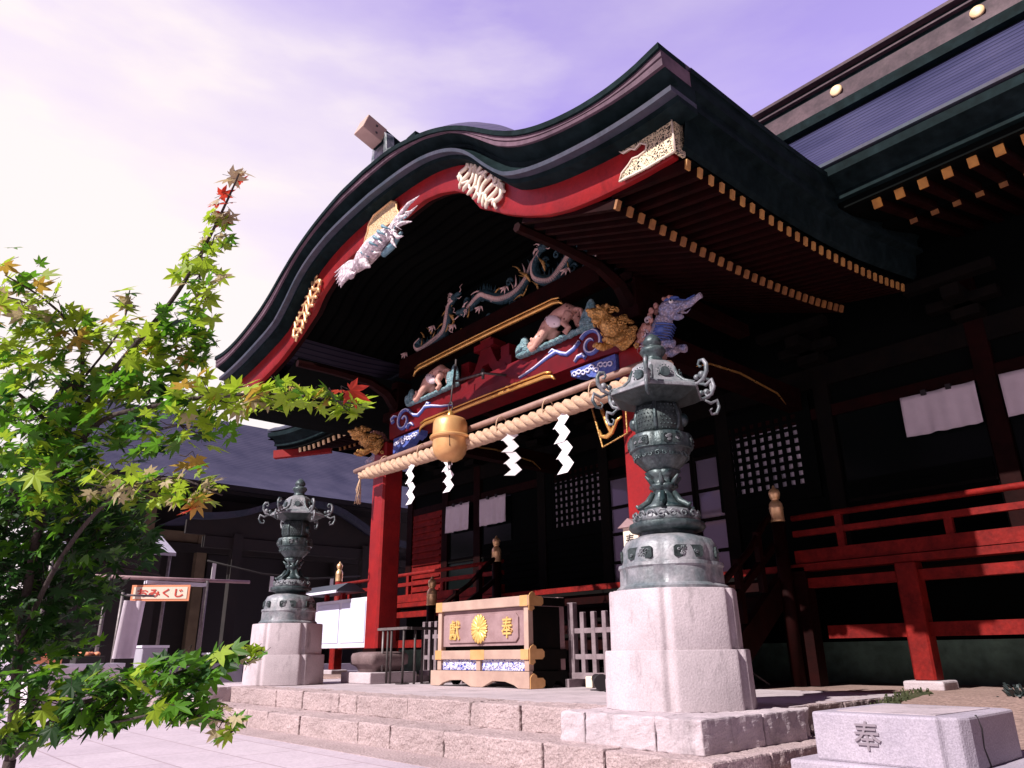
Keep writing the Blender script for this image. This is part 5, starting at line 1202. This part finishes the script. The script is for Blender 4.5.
b = MB(); b.box(-32, -22.8, 5, 23, .4, 5.5); b.build('wall', 'bwood', G)
for y in (5.1, 6.2, 7.75, 10.6, 12.2, 14):
    MB().box(-22.8, -22.55, y-.14, y+.14, .4, 5.2).build('post', 'plaster' if y in (7.75, 6.2) else 'bwood', G)
MB().box(-22.72, -22.5, 5.0, 23, 3.62, 3.86).build('lintel', 'bwood', G); MB().box(-22.76, -22.6, 5.0, 7.6, 3.9, 4.2).build('plaster_panel', 'plaster', G)
MB().box(-22.70, -22.46, 7.9, 12.4, 3.92, 4.12).build('lintel', 'plaster', G)
MB().box(-22.74, -22.7, 8.0, 10.4, .9, 3.6).build('doorway', 'ink', G)
# curved entrance gable
KP = [(0,1.0),(.5,.98),(1.0,.86),(1.5,.62),(2.0,.36),(2.5,.20),(3.0,.10),(3.4,.07)]
b = MB(); rows = []; uvs = []; ysk = [-3.4+6.8*i/40 for i in range(41)]
for X in (-20.0, -20.5, -22.7): rows.append([(X, 9.9+y, 4.02+smooth_tab(KP, y)) for y in ysk]); uvs.append([(y, X) for y in ysk])
b.grid(rows, True, uvs); b.build('entrance_gable_roof', 'bgroof', G)
b = MB()
for y in ysk: z = 4.02+smooth_tab(KP, y); b.v += [(-19.98, 9.9+y, z+.01), (-19.98, 9.9+y, z-.16), (-20.2, 9.9+y, z-.16), (-20.2, 9.9+y, z+.01)]
for i in range(40):
    for j in range(4): b.face([i*4+j, i*4+(j+1)%4, (i+1)*4+(j+1)%4, (i+1)*4+j])
b.build('gable_edge', 'copperteal', G)
b = MB(); b.prism([(y, smooth_tab(KP, y)-.14) for y in ysk]+[(3.4, -.2), (-3.4, -.2)], (-20.35, 9.9, 4.02), (0,1,0), (0,0,1), (-.1,0,0)); b.build('gable_board', 'bwood', G)
for y in (7.9, 11.9): MB().box(-20.5, -20.25, y-.13, y+.13, .3, 3.9).build('porch_post', 'bwood', G)
MB().box(-20.5, -20.3, 7.0, 12.8, 3.5, 3.8).build('porch_beam', 'bwood', G)
for k in range(3): MB().box(-20.2+.45*k-2.0+1.0, -19.0+.0-.45*k+.4, 5.5, 13, .0+.18*k, .18+.18*k).build('step', 'stonegrey', G)
b = MB(); b.tube([(-19.9, 7.0, 3.1), (-19.9, 8.5, 2.85), (-19.9, 10, 2.8), (-19.9, 11.5, 2.95)], .025, 6); b.build('hanging_rope', 'bwood', G)
for y, z in ((7.2,3.05),(8.8,2.8),(10.6,2.85)): MB().box(-19.92, -19.90, y-.05, y+.05, z-.4, z).build('rope_paper', 'white', G)
# small canopy roof of the stall at left
t = thing('amulet_stall', 'small market stall with a pale grey sheet roof behind the maple', 'stall', (-19.6, 4.8, 0))
b = MB(); b.prism([(0,0),(1.3,.55),(1.3,.62),(0,.08)], (-18.6, 3.2, 3.0), (-1,0,0), (0,0,1), (0,2.6,0)); b.build('canopy', 'cgrey', t)
for y in (3.3, 5.7): MB().tube([(-18.7, y, 0), (-18.7, y, 3.05)], .04, 8).build('post', 'ironlight', t)
MB().box(-19.8, -19.7, 3.2, 5.8, 0, 3.3).build('back_wall', 'bwood', t)
# fortune sign on a pole frame
t = thing('sign_frame', 'grey metal frame holding the fortune sign, standing left of the dark hall', 'sign frame', (-18, 6.3, 0))
MB().tube([(-18.0, 6.38, 0), (-18.0, 6.38, 2.42)], .055, 10).build('pole', 'ironlight', t); MB().tube([(-18.0, 4.3, 0), (-18.0, 4.3, 2.42)], .04, 10).build('pole', 'ironlight', t)
MB().tube([(-18.0, 4.0, 2.40), (-18.0, 7.4, 2.44)], .04, 8).build('crossbar', 'boxwood', t)
b = MB(); b.box(-18.12, -17.9, 5.05, 6.35, 2.29, 2.36); b.build('ledge', 'whitepaint', t)
t = thing('fortune_sign', 'cream sign with an orange frame and red characters hanging beside the white pole', 'sign', (-17.95, 5.62, 2.1))
AXs = Vector((.60, .80, 0)); NOs = Vector((.80, -.60, 0)); C0 = Vector((-17.75, 5.33, 2.09))
def plate(hw, hh, off, th): return [(-hw,-hh),(hw,-hh),(hw,hh),(-hw,hh)], C0+NOs*off, AXs, (0,0,1), NOs*th
MB().prism(*plate(.62,.17,0,.03)).build('board', 'orange', t); MB().prism(*plate(.57,.125,.032,.008)).build('face', 'cream', t)
text('red_lettering', 'おみくじ', .17, C0+NOs*.046, AXs, (0,0,1), .01, 'redink', t, (.98,.18), .02)
# banner, tables, boxes
b = MB(); rows = []
for j in range(10):
    v = j/9; rows.append([(-16+.04*sin(i*1.3), 4.15+.40*i/8-.05*v+.0, 1.80-1.05*v) for i in range(9)])
b.grid(rows); o = b.build('white_banner', 'cloth'); tag(o, 'white folded cloth banner hanging on a stand below the maple branches', 'banner')
b = MB(); b.tube([(-16.03,4.12,0),(-16.03,4.12,1.95)], .03, 8); b.tube([(-16.03,4.1,1.9),(-16.03,4.7,1.9)], .02, 8); b.build('stand', 'ironlight', o)
t = thing('display_table', 'low white display table on the paving beneath the maple', 'table', (-15, 3.4, 0))
MB().box(-15.4, -14.7, 2.6, 4.0, .62, .68).build('table_top', 'whitepaint', t); MB().box(-15.38, -14.72, 2.62, 3.98, .02, .62).build('table_skirt', 'cloth', t)
for y, m_, lab in ((2.8,'orange','orange box on the white display table, leftmost of its pair'),(3.45,'bwood','brown box of small goods on the white display table')):
    t = thing('goods_box', lab, 'box', (-15, y, .68)); MB().box(-15.25, -14.85, y-.2, y+.25, .682, .80).build('tray', m_, t, bevel=.01)
    q = MB(); rnd = random.Random(int(y*9))
    for k in range(14): q.ell((-15.05+rnd.uniform(-.15,.15), y+rnd.uniform(-.15,.18), .83), (.05,.05,.04), n=7, m=5)
    q.build('goods', 'orange' if m_ == 'bwood' else 'redink', t)
for x, y, w_, h_, lab in ((-17.4,5.2,.5,.95,'pale grey box below the fortune sign'),(-18.6,7.2,.8,.8,'larger pale grey cabinet to the right of the white pole'),(-19.2,8.4,.6,.5,'low grey box in front of the dark hall')):
    t = thing('storage_box', lab, 'box', (x, y, 0)); MB().box(x-.25, x+.25, y-w_/2, y+w_/2, .02, h_).build('body', 'cgrey', t, bevel=.02); MB().box(x-.27, x+.27, y-w_/2-.02, y+w_/2+.02, h_, h_+.05).build('lid', 'whitepaint', t)
# dark evergreens beyond, hidden mostly by the maple
def bgtree(x, y, h, R, lab):
    t = thing('evergreen_tree', lab, 'tree', (x, y, 0), 'dark evergreens behind the stalls'); rnd = random.Random(int(x*3+y))
    MB().tube([(x, y, 0), (x+.2, y, h*.5), (x, y, h*.9)], [.3,.2,.05], 8).build('trunk', 'bark', t)
    b = MB(); blobs = [(x+rnd.gauss(0, R*.4), y+rnd.gauss(0, R*.4), h*rnd.uniform(.25, .92)) for _ in range(26)]
    for i in range(9000):
        c = rnd.choice(blobs); d = Vector((rnd.gauss(0,1), rnd.gauss(0,1), rnd.gauss(0,1))).normalized()*R*.42*rnd.uniform(.7, 1.05); p = Vector(c)+d; s_ = rnd.uniform(.07, .14)
        u = Vector((rnd.gauss(0,1), rnd.gauss(0,1), rnd.gauss(0,1))).normalized()*s_; v = u.cross(Vector((rnd.gauss(0,1), rnd.gauss(0,1), 1))).normalized()*s_*.6; k = len(b.v)
        b.v += [tuple(p-u), tuple(p+v), tuple(p+u), tuple(p-v)]; b.face([k,k+1,k+2,k+3])
    b.build('crown', LEAF[4], t)
bgtree(-24, 0.5, 5.2, 2.6, 'dark evergreen tree behind the stall, nearer the hall'); bgtree(-25, -4.5, 6.0, 3.0, 'dark evergreen tree at the far left beyond the stalls')
LIMBS = [
  ( [(-3.02, 0.525, 0.476), (-2.899, 0.466, 0.834), (-2.757, 0.431, 1.192), (-2.588, 0.419, 1.416), (-2.443, 0.448, 1.515), (-2.258, 0.503, 1.651), (-2.15, 0.557, 1.776), (-2.013, 0.577, 1.875), (-1.882, 0.586, 1.982), (-1.829, 0.597, 2.07)] , 0.016 , 0.002 ),
  ( [(-2.549, 0.44, 1.459), (-2.498, 0.426, 1.59), (-2.469, 0.386, 1.722), (-2.454, 0.279, 1.803), (-2.458, 0.167, 1.851)] , 0.008 , 0.002 ),
  ( [(-2.757, 0.431, 1.192), (-2.412, 0.457, 1.415), (-2.153, 0.57, 1.451), (-1.967, 0.697, 1.459), (-1.795, 0.822, 1.438), (-1.691, 0.954, 1.413)] , 0.009 , 0.002 ),
  ( [(-2.899, 0.466, 0.834), (-2.573, 0.474, 1.053), (-2.318, 0.522, 1.199), (-2.085, 0.606, 1.233), (-1.954, 0.704, 1.178)] , 0.009 , 0.002 ),
  ( [(-3.02, 0.525, 0.476), (-2.694, 0.574, 0.62), (-2.441, 0.661, 0.692), (-2.205, 0.74, 0.74), (-1.992, 0.872, 0.793)] , 0.009 , 0.002 ),
  ( [(-2.694, 0.574, 0.62), (-2.424, 0.643, 0.611), (-2.195, 0.725, 0.642), (-2.047, 0.824, 0.62)] , 0.005 , 0.0015 ),
  ( [(-2.588, 0.419, 1.416), (-2.522, 0.278, 1.515), (-2.601, 0.15, 1.587)] , 0.008 , 0.002 ),
  ( [(-2.757, 0.431, 1.192), (-2.76, 0.271, 1.331), (-2.846, 0.141, 1.391)] , 0.008 , 0.002 ),
  ( [(-2.379, 0.474, 1.6), (-2.334, 0.564, 1.676), (-2.248, 0.654, 1.689)] , 0.005 , 0.0015 ),
  ( [(-2.498, 0.426, 1.59), (-2.275, 0.46, 1.694), (-2.225, 0.456, 1.805)] , 0.004 , 0.0015 ),
  ( [(-2.757, 0.431, 1.192), (-2.721, 0.615, 1.076), (-2.606, 0.772, 1.028)] , 0.008 , 0.002 ),
]
CLUSTERS = [
  ((-1.844, 0.595, 2.043), 0.028, 0.040, 0.03, 6, 2),
  ((-1.886, 0.586, 1.974), 0.034, 0.034, 0.04, 9, 2),
  ((-1.942, 0.588, 1.913), 0.046, 0.074, 0.06, 24, 3),
  ((-2.028, 0.589, 1.821), 0.064, 0.070, 0.08, 34, 1),
  ((-2.144, 0.602, 1.706), 0.077, 0.083, 0.10, 40, 0),
  ((-2.232, 0.54, 1.637), 0.101, 0.089, 0.12, 60, 1),
  ((-2.232, 0.463, 1.777), 0.042, 0.030, 0.05, 6, 1),
  ((-2.13, 0.648, 1.649), 0.042, 0.071, 0.06, 16, 0),
  ((-2.429, 0.201, 1.851), 0.083, 0.024, 0.08, 12, 1),
  ((-2.448, 0.217, 1.781), 0.119, 0.054, 0.10, 22, 1),
  ((-2.427, 0.356, 1.716), 0.122, 0.073, 0.12, 56, 1),
  ((-2.487, 0.249, 1.641), 0.119, 0.089, 0.15, 44, 1),
  ((-2.471, 0.392, 1.559), 0.182, 0.091, 0.15, 80, 0),
  ((-2.264, 0.565, 1.525), 0.119, 0.065, 0.12, 50, 0),
  ((-2.6, 0.301, 1.461), 0.152, 0.103, 0.20, 70, 0),
  ((-1.996, 0.667, 1.451), 0.111, 0.044, 0.10, 44, 1),
  ((-1.821, 0.792, 1.438), 0.097, 0.035, 0.08, 36, 1),
  ((-1.731, 0.903, 1.421), 0.065, 0.024, 0.05, 16, 1),
  ((-2.42, 0.464, 1.387), 0.208, 0.071, 0.15, 80, 0),
  ((-2.131, 0.625, 1.397), 0.142, 0.062, 0.12, 50, 0),
  ((-2.161, 0.529, 1.217), 0.135, 0.049, 0.08, 44, 3),
  ((-2.0, 0.639, 1.201), 0.079, 0.042, 0.07, 28, 3),
  ((-1.999, 0.666, 1.154), 0.037, 0.021, 0.05, 4, 4),
  ((-2.408, 0.376, 1.281), 0.142, 0.085, 0.15, 70, 0),
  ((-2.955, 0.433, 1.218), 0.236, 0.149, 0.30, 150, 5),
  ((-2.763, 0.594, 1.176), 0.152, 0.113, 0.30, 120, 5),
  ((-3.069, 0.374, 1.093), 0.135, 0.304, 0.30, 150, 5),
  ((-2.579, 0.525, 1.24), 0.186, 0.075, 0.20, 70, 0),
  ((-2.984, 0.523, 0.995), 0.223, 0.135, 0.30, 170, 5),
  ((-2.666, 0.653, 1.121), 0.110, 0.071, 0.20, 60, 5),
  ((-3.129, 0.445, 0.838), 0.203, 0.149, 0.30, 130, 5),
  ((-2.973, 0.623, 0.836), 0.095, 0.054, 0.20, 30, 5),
  ((-2.66, 0.508, 0.665), 0.203, 0.093, 0.20, 120, 6),
  ((-2.445, 0.664, 0.678), 0.142, 0.068, 0.12, 90, 6),
  ((-2.207, 0.742, 0.732), 0.103, 0.054, 0.10, 56, 6),
  ((-2.068, 0.798, 0.769), 0.063, 0.032, 0.07, 22, 6),
  ((-2.006, 0.863, 0.781), 0.037, 0.021, 0.04, 9, 3),
  ((-2.177, 0.745, 0.642), 0.079, 0.037, 0.08, 30, 6),
  ((-2.057, 0.812, 0.62), 0.036, 0.036, 0.05, 12, 3),
  ((-2.051, 0.827, 0.605), 0.026, 0.018, 0.03, 4, 3),
  ((-2.665, 0.478, 0.562), 0.114, 0.040, 0.15, 30, 6),
  ((-2.523, 0.618, 0.599), 0.114, 0.034, 0.10, 24, 6),
  ((-2.051, 0.613, 1.291), 0.054, 0.022, 0.05, 2, 4),
  ((-1.712, 0.911, 1.446), 0.027, 0.014, 0.03, 2, 4),
  ((-2.927, 0.196, 1.417), 0.195, 0.649, 0.40, 140, 0),
]
# ------------------------------------------------------------------ maple in the foreground
mt_ = thing('maple_tree', 'leafy green japanese maple in the left foreground with some reddish leaves', 'tree', (-3.05, .5, 0))
b = MB()
b.tube(cat([(-3.12,.5,-.02),(-3.07,.52,.3)]+[LIMBS[0][0][0]]+LIMBS[0][0][1:3], 5), [.035]*6+[.028]*6+[.02]*99, 10) if 0 else None
tr = cat([(-3.15,.52,-.02),(-3.08,.53,.2),LIMBS[0][0][0]], 5); b.tube(tr, [lerp(.034,.018,i/(len(tr)-1)) for i in range(len(tr))], 10)
for pts, r0_, r1_ in LIMBS:
    c = cat(pts, 5); b.tube(c, [lerp(r0_, r1_, i/(len(c)-1)) for i in range(len(c))], 8)
b.build('trunk', 'bark', mt_)
LOBE = []
tips = [(-2.35,.42),(-1.55,.78),(-.78,.96),(0,1.1),(.78,.96),(1.55,.78),(2.35,.42)]
for i, (a, r_) in enumerate(tips):
    LOBE.append((a, r_, 1))
    if i < 6: LOBE.append(((a+tips[i+1][0])/2, .44, 0))
OUT = []
for i, (a, r_, tip) in enumerate(LOBE):
    if tip:
        OUT += [(a-.21, r_*.66), (a, r_), (a+.21, r_*.66)]
    else: OUT.append((a, r_))
rnd = random.Random(21)
b = MB(); tw = MB()
def leaf(p, size, nrm, tipd, mi):
    n_ = nrm.normalized(); t_ = (tipd-n_*tipd.dot(n_)).normalized(); s_ = n_.cross(t_); k = len(b.v)
    b.v.append(tuple(p)); dr = rnd.uniform(.1, .45); fold = rnd.uniform(-.12, .22)
    for a, r_ in OUT:
        x = sin(a)*r_; y = cos(a)*r_; z = -dr*r_*r_*.5+fold*abs(x)
        b.v.append(tuple(p+(s_*x+t_*y+n_*z)*size))
    m_ = len(OUT)
    for i in range(m_-1): b.face([k, k+1+i, k+2+i], False, None, mi)
    # petiole
    q = p-t_*size*.55*rnd.uniform(.7, 1.2)
    tw.tube([p, (p+q)/2, q], .0008, 3, True, False)
    return q
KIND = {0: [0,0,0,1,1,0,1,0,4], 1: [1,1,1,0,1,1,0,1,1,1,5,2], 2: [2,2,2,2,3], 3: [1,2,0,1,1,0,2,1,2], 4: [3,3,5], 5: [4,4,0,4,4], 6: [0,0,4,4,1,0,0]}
camd = Vector((0,0,.78))
for c, rx, rz, ds, n_, kd in CLUSTERS:
    c = Vector(c); v = (c-camd); v.z = 0; v.normalize(); sd_ = Vector((v.y, -v.x, 0))
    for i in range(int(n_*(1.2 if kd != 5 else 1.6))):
        th = rnd.uniform(0, 6.283); q = sqrt(rnd.random()); 
        p = c+sd_*rx*q*cos(th)+Vector((0,0,1))*rz*q*sin(th)+v*rnd.uniform(-1, 1)*ds
        nrm = Vector((rnd.gauss(0,.45), rnd.gauss(-.35,.45), rnd.uniform(.35,1)))
        tipd = Vector((rnd.gauss(0,.8), rnd.gauss(0,.8), rnd.uniform(-1.0,.15)))+sd_*.35
        sz = rnd.uniform(.030, .056) if kd not in (2, 3) else rnd.uniform(.026, .044)
        e = leaf(p, sz, nrm, tipd, rnd.choice(KIND[kd]))
        if i % 9 == 0 and kd != 2: tw.tube([e, (e+c)/2+Vector((0,0,-.01)), c], [.001,.0015,.002], 4, True, False)
cr = b.build('crown', LEAF, mt_); tw.build('twigs', 'bark', mt_)

# ------------------------------------------------------------------ one object per countable piece
def split_islands(o):
    me = o.data; par = list(range(len(me.vertices)))
    def find(a):
        while par[a] != a: par[a] = par[par[a]]; a = par[a]
        return a
    for e in me.edges:
        a, c = find(e.vertices[0]), find(e.vertices[1])
        if a != c: par[a] = c
    roots = {}
    for i in range(len(par)): roots.setdefault(find(i), []).append(i)
    if len(roots) < 2: return
    groups = list(roots.values()); kids = list(o.children)
    for gi, g_ in enumerate(groups):
        keep = set(g_); bm = bmesh.new(); bm.from_mesh(me); bm.verts.ensure_lookup_table()
        bmesh.ops.delete(bm, geom=[v for v in bm.verts if v.index not in keep], context='VERTS')
        m2 = bpy.data.meshes.new(me.name); bm.to_mesh(m2); bm.free()
        for q in me.materials: m2.materials.append(q)
        if gi == 0: first = m2
        else:
            n_ = o.copy(); n_.data = m2; COL.objects.link(n_); n_.parent = o.parent
    o.data = first
SPLIT = ('veranda_girt', 'lower_girt', 'stair_baluster', 'relief_panel', 'bearing_block', 'nail_head', 'eye', 'eye_white', 'gilt_beam_end', 'curtain_clip', 'glass_door', 'flame_carving', 'claw_carving', 'side_beam')
for o in list(COL.objects):
    if o.type == 'MESH' and o.name.split('.')[0] in SPLIT: split_islands(o)
